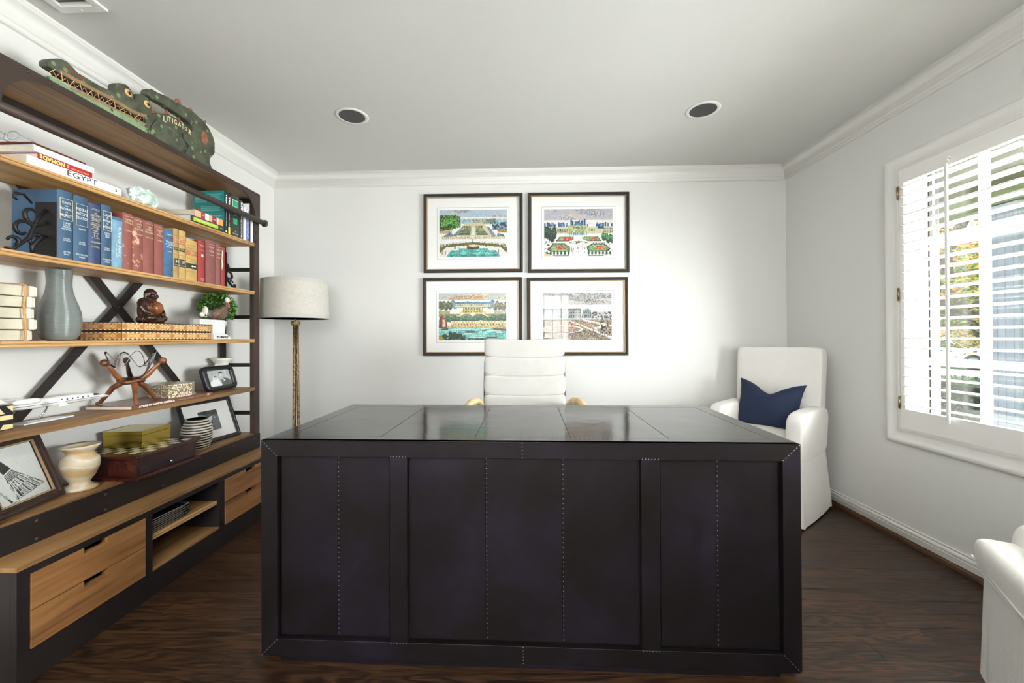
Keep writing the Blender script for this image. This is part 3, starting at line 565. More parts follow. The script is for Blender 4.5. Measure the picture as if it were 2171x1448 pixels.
text(t, 'NOMAD', (.0023, -.045, th * .5), -Y_, -Z_, .02, plain('yellow_lettering', hx('f2dc7a'), .5), width=.075, hgt=.016, bold=.001); text(t, '3', (.0023, -.088, th * .5), Y_, Z_, .02, plain('yellow_lettering', hx('f2dc7a'), .5), width=.009, hgt=.016, bold=.001)
text(t, 'JAMES SWALLOW', (.0023, .048, th * .38), -Y_, -Z_, .01, plain('yellow_lettering', hx('f2dc7a'), .5), width=.068, hgt=.008); MB().box(.0018, .0024, .0, .007, .003, th - .004).build('spine_band', plain('orange_lettering', hx('e58a5a'), .5), t)
t, hh, th = lying('white paperback titled Top Dog on top of the red one', 1.448, 1.660, S1 + .054, S1 + .0775, -1.746, .155, M_SKYC, G1)
text(t, 'TOP DOG !!!', (.0023, -.052, th * .5), Y_, Z_, .02, plain('pale_blue_lettering', hx('c3d3ee'), .5), width=.085, hgt=.014); text(t, 'Po Bronson & Ashley Merryman', (.0023, .045, th * .5), Y_, Z_, .01, plain('gray_blue_lettering', hx('8d97a8'), .5), width=.085, hgt=.005); text(t, '12', (.0023, .096, th * .5), -Z_, Y_, .01, M_BLACKTXT, width=.007, hgt=.007)
M_LEATH = plain('oxblood_leather', hx('5e2a14'), .35, 0, .2, 20)
t = thing('leather_folder', 'brown leather folder lying on the white paperback', 'folder', (-1.752, 1.546, S1 + .0778), .02)
MB().box(-.155, 0, -.098, .098, 0, .006).box(-.15, -.003, -.094, .094, .006, .011).build('flap', M_LEATH, t, .003); MB().box(-.16, -.05, -.104, -.098, .002, .008).build('tab', M_LEATH, t, .002)
t = thing('reading_glasses', 'folded clear-framed reading glasses on the leather folder', 'glasses', (-1.79, 1.505, S1 + .0895), .05)
M_ACR = plain('clear_gray_acetate', hx('aab3b6'), .2)
b = MB()
for sg in (-1, 1): b.tube([(.0 + .021 * math.sin(a), -.07, .018 + .016 * math.cos(a)) if False else (-.055 + sg * .026 + .021 * math.cos(a), -.062, .017 + .0155 * math.sin(a)) for a in [2 * PI * i / 18 for i in range(18)]], .0018, 6, closed=True)
b.tube([(-.060, -.062, .021), (-.055, -.0625, .024), (-.050, -.062, .021)], .0018, 6); b.build('rims', M_ACR, t, smooth=True)
for sg in (-1, 1): MB().tube([(-.055 + sg * .048, -.062, .022), (-.055 + sg * .046, -.02, .020), (-.055 + sg * .036, .05, .008), (-.055 + sg * .034, .085, .002)], [.0028, .0026, .0022, .0016], 6).build('temple', M_ACR, t, smooth=True)
for sg in (-1, 1): o = MB().lathe([(.0001, 0), (.0195, 0), (.0195, .001), (.0001, .001)], 18).build('lens', glasspane('clear_lens'), t); o.rotation_euler = (PI / 2, 0, 0); o.location = (-.055 + sg * .026, -.0615, .017)
# mineral
M_MIN = N('pale_green_mineral'); f = M_MIN.noise(M_MIN.coords((1, 1, 1)), 22, 6, .65); M_MIN.l(M_MIN.ramp(f, [(.35, lin(hx('8fb5a8'))), (.5, lin(hx('c9d8d0'))), (.66, lin(hx('e9ebe6')))]), M_MIN.b.inputs['Base Color']); M_MIN.set(Roughness=.45, **{'Subsurface Weight': .15}); M_MIN.b.inputs['Subsurface Radius'].default_value = (.02, .02, .02); M_MIN.bump(f, .5, .01)
from mathutils import noise as mn
bm = bmesh.new(); bmesh.ops.create_icosphere(bm, subdivisions=4, radius=1)
for v in bm.verts:
    p = v.co.copy(); d = .78 + .35 * mn.noise(p * 1.6 + V3((3, 1, 2))) + .22 * abs(mn.noise(p * 4.2)) + .06 * mn.noise(p * 11)
    v.co = V3((p.x * .042 * d, p.y * .082 * d, max(p.z * .066 * d + .052, 0)))
me = bpy.data.meshes.new('mineral_specimen'); bm.to_mesh(me); bm.free(); me.materials.append(M_MIN.m); o = bpy.data.objects.new('mineral_specimen', me); C.objects.link(o); o.location = (-1.812, 1.955, S1); tag(o, 'rough pale green mineral specimen on the top shelf', 'mineral')
# right group on the top shelf
G1b = 'books at the corner end of the top shelf'
M_LIME = plain('lime_cover', hx('9fbf1f'), .4); M_GREYB = plain('charcoal_cover', hx('2b2d2c'), .4); M_PEACH = plain('peach_cover', hx('e3a983'), .5); M_CRIM = plain('crimson_band', hx('8e1c34'), .5); M_TEAL = plain('teal_cover', hx('14706f'), .35); M_ORG = plain('apricot_band', hx('e39a55'), .5)
t, hh, th = lying('lime green and charcoal book lying flat under the striped one', 2.165, 2.410, S1, S1 + .034, -1.743, .195, M_GREYB, G1b, M_WHITEPAGE)
MB().box(.0018, .0026, -.108, .075, .006, th - .007).build('spine_band', M_LIME, t); text(t, 'WRITING EXERCISES FOR LAWYERS', (.0027, -.015, th * .5), Y_, Z_, .01, M_WHITETXT, width=.13, hgt=.006); text(t, '6th', (.0027, .098, th * .5), Y_, Z_, .01, M_WHITETXT, width=.014, hgt=.006)
t, hh, th = lying('peach, crimson and white striped book lying on the lime one', 2.194, 2.408, S1 + .0345, S1 + .071, -1.746, .205, M_PEACH, G1b, M_CREAM)
for a, c_, mt in ((-.064, -.037, M_CRIM), (-.034, -.008, M_WC), (.02, .053, M_CRIM), (.055, .066, M_WC), (.067, .106, M_ORG)): MB().box(.0018, .0026, a, c_, .0005, th - .0005).build('spine_band', mt, t)
text(t, 'THE', (.0027, -.051, th * .5), Y_, Z_, .01, M_WHITETXT, width=.016, hgt=.008); text(t, 'STANDARDS', (.0027, .036, th * .5), Y_, Z_, .01, M_WHITETXT, width=.026, hgt=.006)
UP = [('teal backed trial handbook standing at the left of its row', 2.426, 2.448, 2.006, M_BLACK, 'TRIAL', .19), ('black trial handbook with a yellow sticker at its foot', 2.450, 2.475, 1.998, M_BLACK, 'TRIAL', .185), ('thick black book with a green square on its spine', 2.480, 2.553, 2.006, M_GREYB, None, .185), ('charcoal book with large white capitals on its spine', 2.555, 2.589, 1.992, M_GREYB, 'LIBEL', .18),
      ('slim gray book between the charcoal and white ones', 2.591, 2.603, 1.972, plain('gray_cover', hx('a9abb0'), .5), None, .16), ('slim white book beside the blue lettered one', 2.604, 2.622, 1.960, M_WC, None, .16), ('blue and white book with vertical lettering', 2.623, 2.645, 1.954, plain('cornflower_cover', hx('5a78bd'), .4), 'THE HUSTLE', .16), ('slim dark book with a red top band', 2.646, 2.664, 1.950, plain('ink_blue_cover', hx('1d2436'), .4), None, .16), ('white book at the corner end of the top row', 2.666, 2.690, 1.932, M_WC, None, .15)]
for lb_, y0, y1, zt, mt, tx, dp in UP:
    t = thing('book', lb_, 'book', (-1.748, (y0 + y1) / 2, S1 + .0003), 0, G1b); th = y1 - y0; h = zt - S1; bookmesh(t, th, h, dp, mt, rnd=.0015)
    if tx == 'TRIAL': text(t, 'TRIAL', (.0022, 0, h - .055), -Z_, Y_, .02, M_WHITETXT, width=.075, hgt=th * .55, bold=.001); text(t, 'DAVID J. BALL', (.0022, 0, .085), -Z_, Y_, .01, M_WHITETXT, width=.085, hgt=th * .3); MB().sup((.0016, 0, .012), (.0006, .006, .006), 1, 1, 12, 6).build('spine_mark', M_WHITETXT, t, smooth=True)
    if tx == 'LIBEL': text(t, 'LIBEL', (.0022, .004, h - .06), -Z_, Y_, .03, M_WHITETXT, width=.10, hgt=.017, bold=.001); text(t, 'REPUTATION', (.0022, 0, .07), -Z_, Y_, .02, M_WHITETXT, width=.10, hgt=.013); MB().sup((.0016, 0, .014), (.0006, .004, .006), 1, 1, 10, 6).build('spine_mark', M_WHITETXT, t)
    if tx == 'THE HUSTLE': text(t, 'THE HUSTLER', (.0022, 0, .08), -Z_, Y_, .02, M_WHITETXT, width=.13, hgt=.012, bold=.0006); band(t, h - .02, h - .004, th, M_WC, .0015)
    if 'teal' in lb_:
        MB().box(-dp + .001, -.002, -th / 2 - .0012, -th / 2 - .0002, .001, h - .001).build('back_cover', M_TEAL, t); MP = plain('pale_teal_print', hx('7fb3ae'), .6)
        for k_, (a, c_) in enumerate(((h - .02, h - .075), (h - .095, h - .125), (h - .150, .02))):
            n_ = int((a - c_) / .006); bq = MB()
            for i in range(n_): bq.box(-dp + .012 + (.035 if k_ == 1 else 0), -.016 - .02 * ((i * 7) % 5) / 5, -th / 2 - .0016, -th / 2 - .0011, a - i * .006 - .0022, a - i * .006)
            bq.build('blurb_lines', MP, t)
        MB().box(-dp + .014, -dp + .036, -th / 2 - .0016, -th / 2 - .0011, h - .130, h - .100).build('author_photo', plain('photo_brown', hx('6a4b3c'), .6), t)
    if 'yellow' in lb_: MB().box(.0014, .0022, -.008, .008, .004, .045).build('sticker', plain('yellow_sticker', hx('e6d52c'), .5), t)
    if 'green square' in lb_:
        g = plain('emerald_label', hx('1f9a63'), .5); MB().box(.0010, .0020, -.026, .026, h - .095, h - .030).build('label_border', M_WC, t, .0004); MB().box(.0020, .0026, -.023, .023, h - .070, h - .033).build('label', g, t); MB().box(.0020, .0026, -.023, .023, h - .092, h - .072).build('label', g, t)
        MB().box(.0010, .0022, -.018, .018, .075, .110).build('label', g, t, .004); lines(t, [(.016, 'FOX BAKER', .007), (.03, 'A', .010), (.13, 'TEXT', .005)], th, x=.0022)
    if 'red top' in lb_: band(t, h - .075, h - .03, th, M_CRIM, .0015)
    if lb_.startswith('slim white'): rules(t, (h - .03, h - .034), th * .4, plain('cornflower_cover', hx('5a78bd'), .4), x=.0022)

# ------------------------------------------------------------------ painter for flat prints
class Cv:
    def __init__(s, w_, h_, bgc): s.w, s.h = w_, h_; s.a = np.ones((h_, w_, 3)) * np.array(bgc); s.yy, s.xx = np.mgrid[0:h_, 0:w_]; s.xx = (s.xx + .5) / w_; s.yy = (s.yy + .5) / h_
    def put(s, mask, c, k=1.0):
        c = np.array(hx(c) if isinstance(c, str) else c); mk = (mask.astype(float) * k)[..., None]; s.a = s.a * (1 - mk) + c * mk
    def rect(s, x0, y0, x1, y1, c, k=1.0): s.put((s.xx >= x0) & (s.xx < x1) & (s.yy >= y0) & (s.yy < y1), c, k)
    def ell(s, x, y, rx, ry, c, k=1.0): s.put(((s.xx - x) / rx) ** 2 + ((s.yy - y) / ry) ** 2 < 1, c, k)
    def poly(s, pts, c, k=1.0):
        ins = np.zeros(s.xx.shape, bool); n = len(pts)
        for i in range(n):
            (x0, y0), (x1, y1) = pts[i], pts[(i + 1) % n]
            if y0 == y1: continue
            cnd = ((y0 <= s.yy) != (y1 <= s.yy)); ins ^= cnd & (s.xx < (x1 - x0) * (s.yy - y0) / (y1 - y0) + x0)
        s.put(ins, c, k)
    def line(s, p, q, wd, c, k=1.0):
        asp = s.h / s.w; px, py, qx, qy = p[0], p[1] * asp, q[0], q[1] * asp; dx, dy = qx - px, qy - py; L2 = dx * dx + dy * dy + 1e-9
        X, Y = s.xx, s.yy * asp; t_ = np.clip(((X - px) * dx + (Y - py) * dy) / L2, 0, 1); s.put((X - px - t_ * dx) ** 2 + (Y - py - t_ * dy) ** 2 < (wd / 2) ** 2, c, k)
    def noise(s, nx, ny, seed):
        r = np.random.RandomState(seed).rand(ny + 2, nx + 2); u = s.xx * nx; v = s.yy * ny; i = u.astype(int); j = v.astype(int); fu = u - i; fv = v - j; fu = fu * fu * (3 - 2 * fu); fv = fv * fv * (3 - 2 * fv)
        return (r[j, i] * (1 - fu) + r[j, i + 1] * fu) * (1 - fv) + (r[j + 1, i] * (1 - fu) + r[j + 1, i + 1] * fu) * fv
    def fbm(s, nx, ny, seed): return .5 * s.noise(nx, ny, seed) + .3 * s.noise(nx * 2, ny * 2, seed + 1) + .2 * s.noise(nx * 4, ny * 4, seed + 2)
    def tint(s, mask, n, c, lo=.5, k=1.0): s.put(mask & (n > lo), c, k)
    def sky(s, y1, base_, cl, warm, seed):
        m_ = s.yy < y1; s.put(m_, base_); n = s.fbm(3, 10, seed); s.tint(m_, n - .15 * s.yy / y1, cl, .44, .8); s.tint(m_, s.fbm(4, 14, seed + 9), warm, .62, .6); s.put(m_ & (s.yy > y1 * .72), 'f4f3f0', .75)
    def trees(s, x0, x1, y0, y1, dark, lit, seed, n=14):
        r = random.Random(seed)
        for i in range(n):
            x = x0 + (x1 - x0) * (i + .5) / n; y = r.uniform(y0 + (y1 - y0) * .35, y1 - (y1 - y0) * .3); rx = (x1 - x0) / n * 1.0; ry = (y1 - y0) * .38
            s.ell(x, y, rx, ry, dark); s.ell(x - rx * .2, y - ry * .3, rx * .55, ry * .45, lit, .85)
        mk = (s.xx > x0) & (s.xx < x1) & (s.yy > y0) & (s.yy < y1); s.tint(mk, s.noise(70, 50, seed), dark, .66, .5)
    def people(s, n, x0, x1, y0, y1, seed, hgt=.03):
        r = random.Random(seed)
        for i in range(n):
            x = r.uniform(x0, x1); y = r.uniform(y0, y1); c = r.choice(['3a4a66', 'a34a3a', '2f3a3a', '6a7a90', '8a5a4a']); s.rect(x - .004, y - hgt, x + .004, y, c, .9); s.ell(x, y - hgt, .003, .006, '3a302c')
    def windows(s, x0, x1, y0, y1, n, c, wd=.4):
        for i in range(n):
            x = x0 + (x1 - x0) * (i + .5) / n; s.rect(x - wd * (x1 - x0) / n / 2, y0, x + wd * (x1 - x0) / n / 2, y1, c, .85)
    def hatch(s, seed):
        n = s.noise(int(s.w * .55), int(s.h * .5), seed); lum = s.a.mean(-1); k = (n - .5) * np.where(lum > .80, .04, .30); s.a = np.clip(s.a + k[..., None], 0, 1)
    def grain(s, amt, seed): s.a = np.clip(s.a + (np.random.RandomState(seed).rand(s.h, s.w, 1) - .5) * amt, 0, 1)
def print_basin():
    c = Cv(190, 132, hx('efeeea')); c.sky(.22, 'c9d2dc', 'b9b9bb', 'd2c2a8', 1)
    c.rect(.30, .20, 1, .30, 'b9cdd3'); c.rect(.50, .19, .83, .31, 'c3c7b4'); c.windows(.50, .83, .21, .24, 16, '6f8490'); c.windows(.50, .83, .26, .29, 16, '6f8490'); c.rect(.75, .19, .83, .31, '7d8f92', .6)
    m_ = (c.xx > .78) & (c.yy > .27) & (c.yy < .44); c.put(m_, '9fb6bf'); c.tint(m_, c.noise(40, 40, 5), '48677a', .5); c.tint(m_, c.noise(50, 40, 6), 'a4636a', .8)
    c.poly([(.18, .56), (.40, .27), (.64, .27), (.84, .56)], 'dcd6bd'); c.poly([(.27, .54), (.37, .385), (.63, .385), (.74, .54)], 'b8bf9d')
    for i in range(5): y = .40 + .03 * i; c.poly([(.36 - .02 * i, y), (.47 - .004 * i, y), (.468 - .004 * i, y + .018), (.355 - .02 * i, y + .018)], '2f5a4c'); c.poly([(.54 + .004 * i, y), (.64 + .02 * i, y), (.645 + .02 * i, y + .018), (.542 + .004 * i, y + .018)], '2f5a4c')
    c.windows(.36, .47, .34, .385, 12, '6d6a45', .6); c.windows(.53, .64, .34, .385, 12, '6d6a45', .6); c.poly([(.47, .54), (.485, .38), (.525, .38), (.54, .54)], 'e7e6e6')
    c.poly([(.20, .55), (.33, .38), (.36, .33), (.37, .36), (.30, .50), (.24, .57)], '93a4b3', .9); c.poly([(.70, .37), (.74, .37), (.84, .56), (.78, .57)], '93a4b3', .9)
    for x0, x1, a, b_ in ((0, .085, '2f6b4a', '8fb06a'), (.085, .20, '86b45e', '3f7a4a'), (.20, .25, '2f5f45', '86b45e'), (.25, .285, '7cab62', '5f8a4a'), (.285, .315, '8fb06a', '2f5f45')):
        y0 = .11 + max(0, x0 - .19) * .28; m_ = (c.xx > x0) & (c.xx < x1) & (c.yy > y0) & (c.yy < .45 - x0 * .25); c.put(m_, a); c.tint(m_, c.noise(60, 45, 9), b_, .58)
    c.rect(.0, .44, .19, .50, 'b79a72', .7); c.rect(.86, .44, 1, .49, 'b08a58', .8); c.poly([(.05, .56), (.16, .48), (.20, .52), (.18, .62), (.05, .62)], '8aa3b8'); c.poly([(.84, .62), (.86, .50), (.95, .53), (.97, .62)], '8aa3b8')
    c.rect(.04, .565, .97, .625, 'cfc9ae'); c.windows(.05, .96, .585, .61, 30, 'efe9d6', .5)
    c.rect(0, .62, 1, .66, 'eeeef0')
    for i in range(46):
        x = .02 + .96 * i / 45; y = .74 - .07 * math.cos((x - .5) * 2.6) + .06; c.poly([(x - .009, y), (x, y - .065), (x + .009, y)], '2f5a55')
    c.poly([(0, .80), (.2, .72), (.5, .69), (.8, .72), (1, .80), (1, .92), (.84, .79), (.5, .74), (.16, .79), (0, .93)], '8d8a4a'); c.poly([(0, .93), (.10, .79), (.9, .79), (1, .92), (1, 1), (0, 1)], 'e9e9e6')
    c.poly([(.10, 1), (.175, .855), (.29, .855), (.295, .82), (.42, .82), (.58, .82), (.715, .82), (.72, .86), (.835, .86), (.90, 1)], '74bdb6'); m_ = (c.yy > .95) & (c.xx > .15) & (c.xx < .86); c.put(m_, '3f8f8c', .6); mm = (c.yy > .83) & (c.xx > .2) & (c.xx < .8); c.tint(mm, c.noise(14, 60, 3), 'a9dcd4', .6, .6)
    c.ell(.5, .80, .095, .045, '6d6a4a'); c.ell(.5, .765, .075, .028, 'e3d9cb'); c.ell(.42, .765, .015, .03, 'a8603a'); c.rect(.488, .62, .5, .74, '5f7d99')
    c.people(4, .22, .30, .83, .84, 3, .05); c.people(3, .04, .12, .93, .96, 5, .07); c.people(2, .86, .93, .92, .95, 8, .08); c.people(3, .66, .74, .79, .80, 4, .04); c.people(2, .34, .37, .79, .8, 6, .05); c.hatch(71); c.grain(.10, 1); return c.a
def print_parterre():
    c = Cv(190, 132, hx('eeede9')); c.sky(.33, 'cccbd2', 'bdbcc2', 'dcd0bb', 21); r = random.Random(4)
    for i in range(60): x = r.random(); hgt = .05 * r.random() + (.06 if abs(x - .5) < .13 else .0); c.rect(x - .01, .33 - hgt, x + .01, .39, r.choice(['3f6e95', '5f8fb0', '47789c', '6f9ab2']))
    c.poly([(.42, .36), (.46, .29), (.54, .29), (.58, .36)], '6f95a8'); c.rect(.0, .37, 1, .52, 'd9d6be'); c.rect(.35, .35, .62, .52, 'c2c7a2'); c.windows(.14, .35, .42, .47, 9, '49586a', .5); c.windows(.43, .62, .38, .42, 12, '49586a', .5); c.windows(.64, .74, .42, .47, 5, '49586a', .5); c.windows(.86, 1, .40, .44, 6, '49586a', .5); c.windows(.86, 1, .46, .50, 6, '49586a', .5); c.windows(.36, .63, .50, .55, 9, '7fa3ac', .7); c.rect(.0, .47, .35, .50, '7f9a8a', .5); c.rect(.78, .37, .87, .42, '3a5f8a')
    c.trees(0, .17, .36, .72, '3f5f55', '6f8a72', 31, 5); c.trees(.85, 1, .5, .72, '4a7a5c', '8fb98a', 32, 6)
    for pts in ([(.17, .68), (.23, .58), (.43, .58), (.43, .64), (.36, .68)], [(.58, .58), (.78, .58), (.84, .68), (.64, .68), (.57, .64)], [(.05, .86), (.12, .74), (.31, .74), (.38, .80), (.38, .90), (.10, .90)], [(.62, .80), (.69, .74), (.88, .74), (.97, .84), (.93, .90), (.64, .90)]):
        cx = sum(p[0] for p in pts) / len(pts); cy_ = sum(p[1] for p in pts) / len(pts); c.poly(pts, '3f6f58'); c.poly([(cx + (p[0] - cx) * .86, cy_ + (p[1] - cy_) * .78) for p in pts], 'a9bb93'); mk = (abs(c.xx - cx - .02) < .07) & (abs(c.yy - cy_) < .035); c.tint(mk, c.noise(50, 44, 7), 'cf5f4f', .42)
    c.ell(.50, .71, .135, .035, 'c9c07a'); c.ell(.50, .715, .10, .026, 'dfe9ea'); c.ell(.50, .70, .03, .02, '8a8a4a')
    for i in range(7): c.ell(.045 + .052 * i, .93, .017, .035, '3f7a5c'); c.ell(.65 + .052 * i, .93, .017, .035, '3f7a5c')
    for i in range(14): c.ell(.12 + .014 * i, .725, .006, .014, '3f7a5c'); c.ell(.70 + .014 * i, .725, .006, .014, '3f7a5c')
    c.people(26, .40, .60, .60, .98, 12, .035); c.people(14, .0, .1, .74, .9, 13, .03); c.people(14, .9, 1, .68, .9, 15, .03); c.line((0, .90), (.15, .985), .008, '4a3f3a'); c.line((.15, .985), (.36, .985), .008, '4a3f3a'); c.line((.64, .985), (.86, .985), .008, '4a3f3a'); c.line((.86, .985), (.97, .92), .008, '4a3f3a'); c.poly([(0, .92), (.14, 1), (0, 1)], 'e2d3b4'); c.hatch(72); c.grain(.10, 2); return c.a
def print_river():
    c = Cv(190, 132, hx('efeee6')); c.sky(.20, 'c6cdd2', 'd8cdb2', 'c49a62', 41)
    c.rect(.18, .19, .82, .25, '6f98b4'); c.rect(.20, .235, .82, .30, 'dcd9bd'); c.windows(.24, .80, .24, .265, 22, '3f5f78', .45); c.rect(.19, .17, .24, .30, '8fb0bf'); c.rect(.77, .17, .82, .30, '8fb0bf'); c.poly([(.19, .18), (.215, .13), (.24, .18)], '5f8aa5'); c.poly([(.77, .18), (.80, .13), (.82, .18)], '5f8aa5'); c.poly([(.40, .20), (.425, .165), (.45, .20)], '5f8aa5'); c.poly([(.56, .20), (.58, .17), (.60, .20)], '5f8aa5')
    c.rect(.20, .295, .82, .32, '8fb3b8'); c.poly([(.30, .43), (.40, .31), (.60, .31), (.72, .43)], 'd2c98f'); c.windows(.36, .66, .315, .355, 13, '3a4552', .5); c.windows(.36, .66, .37, .41, 13, '3a4552', .5); c.rect(.22, .33, .27, .42, 'e6e2cf'); c.rect(.73, .33, .78, .42, 'e6e2cf'); c.rect(.22, .30, .27, .33, '5f8aa5'); c.rect(.73, .30, .78, .33, '5f8aa5')
    c.trees(0, .19, .16, .37, '4a5a2f', 'a3a35f', 51, 6); c.trees(.82, 1, .17, .37, '8a8878', 'b9b594', 52, 6); c.rect(0, .37, .17, .44, 'b9bb92'); c.rect(.82, .37, 1, .44, 'c7c4bd')
    c.rect(0, .44, 1, .50, '8d8a5a', .8); c.poly([(.26, .49), (.36, .43), (.38, .44), (.30, .50)], 'efeadc'); c.poly([(.46, .43), (.54, .43), (.53, .49), (.49, .49)], 'efeadc'); c.poly([(.64, .43), (.66, .43), (.72, .49), (.69, .50)], 'efeadc')
    c.trees(.11, 1, .46, .62, '2f6650', '6fa578', 53, 17); c.rect(.18, .59, 1, .74, 'd3c69d'); c.windows(.19, 1, .65, .68, 19, '4f4f55', .35); c.windows(.19, 1, .60, .63, 19, 'efe3c4', .5); c.rect(.12, .69, 1, .74, 'c9b98a', .8)
    c.poly([(0, .74), (.01, .52), (.05, .46), (.12, .56), (.13, .74)], '8a4f38'); c.rect(.06, .56, .10, .72, 'e0d2b0'); c.rect(0, .74, 1, 1, '9fd0c8'); mk = c.yy > .745; c.tint(mk, c.noise(12, 90, 5), '5fa9a8', .58, .7); c.tint(mk, c.noise(9, 70, 8), 'd2ece6', .7, .7)
    c.poly([(.04, .75), (.15, .74), (.14, .78), (.05, .78)], '7d4632'); c.poly([(.38, .80), (.60, .81), (.57, .84), (.40, .84)], '6b4636'); c.people(4, .41, .57, .80, .81, 9, .03); c.poly([(.64, .78), (.73, .77), (.71, .80), (.65, .80)], '8a6a4a'); c.poly([(.78, .74), (1, .76), (1, .81), (.84, .79)], '8a6248'); c.poly([(.68, .96), (.72, .92), (.86, .93), (.87, .90), (.84, .96)], '6b4636'); c.rect(.835, .84, .855, .93, 'a3704a')
    c.trees(.16, .34, .82, .97, '1f4a48', '2f5f52', 55, 6); c.ell(.09, .92, .045, .05, '2f5f52'); c.poly([(.15, 1), (.17, .86), (.20, .84), (.19, 1)], '4a3f3a'); mk = (c.yy > .955 - .06 * (c.xx < .4)) & (c.xx < .72); c.tint(mk, c.noise(40, 60, 7), '3f6a4a', .35); c.ell(.02, .97, .04, .06, 'c9a54a'); c.hatch(73); c.grain(.10, 3); return c.a
def print_sepia():
    c = Cv(190, 132, hx('f0efec')); c.sky(.36, 'd2d1cf', 'b4b3b1', 'c9c2bc', 61)
    c.rect(0, .34, .56, .56, 'b9bab8'); c.poly([(.56, .54), (.58, .36), (.65, .33), (.70, .37), (.71, .54)], 'a6adae'); c.poly([(.47, .54), (.47, .36), (.54, .36), (.54, .54)], 'c6c7c5'); c.windows(.20, .56, .40, .44, 14, '5f6264', .45); c.windows(.20, .56, .47, .52, 14, '5f6264', .45); c.windows(.60, .70, .40, .44, 4, '55585a', .5); c.windows(.60, .70, .47, .51, 4, '55585a', .5); c.rect(0, .33, .56, .37, '8d9294')
    mk = (c.xx > .71) & (c.yy > .40) & (c.yy < .56); c.put(mk, 'cfcecb'); c.tint(mk, c.noise(40, 34, 6), '7a7b7c', .6); c.rect(0, .545, 1, .56, 'efeeea'); c.rect(0, .56, 1, 1, 'b4aa9c')
    for i in range(5): y = .58 + .022 * i; c.line((0, y), (1, y + .02), .004, '77716a', .6)
    c.poly([(.10, .60), (.50, .62), (.82, .70), (.78, .76), (.48, .76), (.12, .66)], 'c9b09a'); c.poly([(.36, .60), (.48, .66), (.62, .74), (1, .98), (1, .92), (.70, .76), (.50, .64), (.40, .58)], 'f1f0ec'); c.poly([(.58, .56), (1, .68), (1, .72), (.60, .60)], 'f1f0ec'); c.poly([(.72, .74), (.88, .67), (.92, .68), (.78, .78)], 'f1f0ec')
    c.ell(.28, .77, .30, .085, 'efeeea'); c.ell(.28, .77, .275, .066, 'c2ad9f'); c.line((.0, .85), (.55, .84), .006, '55504a'); c.line((.58, .80), (.88, 1), .007, '55504a'); c.line((.66, .80), (.94, .93), .005, '55504a')
    mk = c.yy > .6; c.tint(mk, c.noise(90, 70, 8), 'a8675a', .74, .5); c.tint(mk, c.noise(90, 70, 9), '6f7a6a', .72, .5); c.tint((c.xx > .84) & (c.yy > .52) & (c.yy < .86), c.noise(50, 50, 3), '4f5250', .62); c.people(30, .02, .98, .60, .84, 22, .025); c.people(8, .6, .9, .84, .95, 23, .04); c.hatch(74); c.grain(.10, 4); return c.a

# ------------------------------------------------------------------ the four framed engravings on the back wall
M_PFRAME = worn('distressed_black_frame', '241f1d', '4a3a2e', .66, 40); M_GILT = plain('rubbed_gilt_bead', hx('a58a66'), .5, .3); M_MATB = plain('white_mat_board', hx('efeeeb'), .8); M_RULE = plain('gray_blue_rule', hx('9aa0ab'), .7); M_PGLASS = glasspane('picture_glass', (1, 1, 1), .5)
def framed(name, label, cat, M, w_, h_, fw, fd, art, aw, ah, group=None, frame_mat=None, rule=True, bead=True, mat=None, glass=True, off=(0, 0)):
    """local: X right, Z up, front faces -Y, back plane at y=0"""
    t = thing(name, label, cat, group=group, M=M)
    MB().ring(w_, h_, [(0, 0), (0, -fd * .75), (fw * .12, -fd), (fw * .45, -fd), (fw * .55, -fd * .8), (fw * .85, -fd * .72), (fw, -fd * .5), (fw, 0)]).build('frame', frame_mat or M_PFRAME, t, angle=40)
    if bead: MB().ring(w_ - 1.72 * fw, h_ - 1.72 * fw, [(0, -fd * .5), (0, -fd * .78), (fw * .12, -fd * .78), (fw * .14, -fd * .5)]).build('inner_bead', M_GILT, t)
    iw, ih = w_ - 2 * fw, h_ - 2 * fw; yb = -fd * .25
    MB().box(-iw / 2, iw / 2, yb, 0, -ih / 2, ih / 2).build('mat_board', mat or M_MATB, t)
    if rule: MB().ring(aw + .040, ah + .041, [(0, yb + .0003), (0, yb - .0006), (.0028, yb - .0006), (.0028, yb + .0003)]).build('mat_rule', M_RULE, t)
    picture('print', art, (off[0], yb - .0008, off[1]), (1, 0, 0), (0, 0, 1), aw, ah, t, M_PRINT)
    if glass: MB().box(-iw / 2, iw / 2, yb - .0045, yb - .003, -ih / 2, ih / 2).build('picture_glass', M_PGLASS, t)
    return t
FR = [('garden basin engraving with a pool in a black frame, upper left of four', -.366, 1.959, .796, .632, print_basin, .002), ('palace parterre engraving with red flower beds, upper right of four', .474, 1.954, .802, .638, print_parterre, .004), ('riverside palace engraving with boats in a black frame, lower left of four', -.374, 1.290, .797, .625, print_river, .001), ('sepia palace garden engraving in a black frame, lower right of four', .463, 1.286, .799, .621, print_sepia, .001)]
for lb_, x, z, w_, h_, fn, tilt in FR:
    M = Matrix.Translation((x, YB - .0008, z)) @ Matrix.Rotation(tilt, 4, 'Y')
    framed('framed_engraving', lb_, 'picture', M, w_, h_, .030, .024, np.clip(fn(), 0, 1) ** 1.7, .543, .376, 'framed palace engravings over the desk chair')

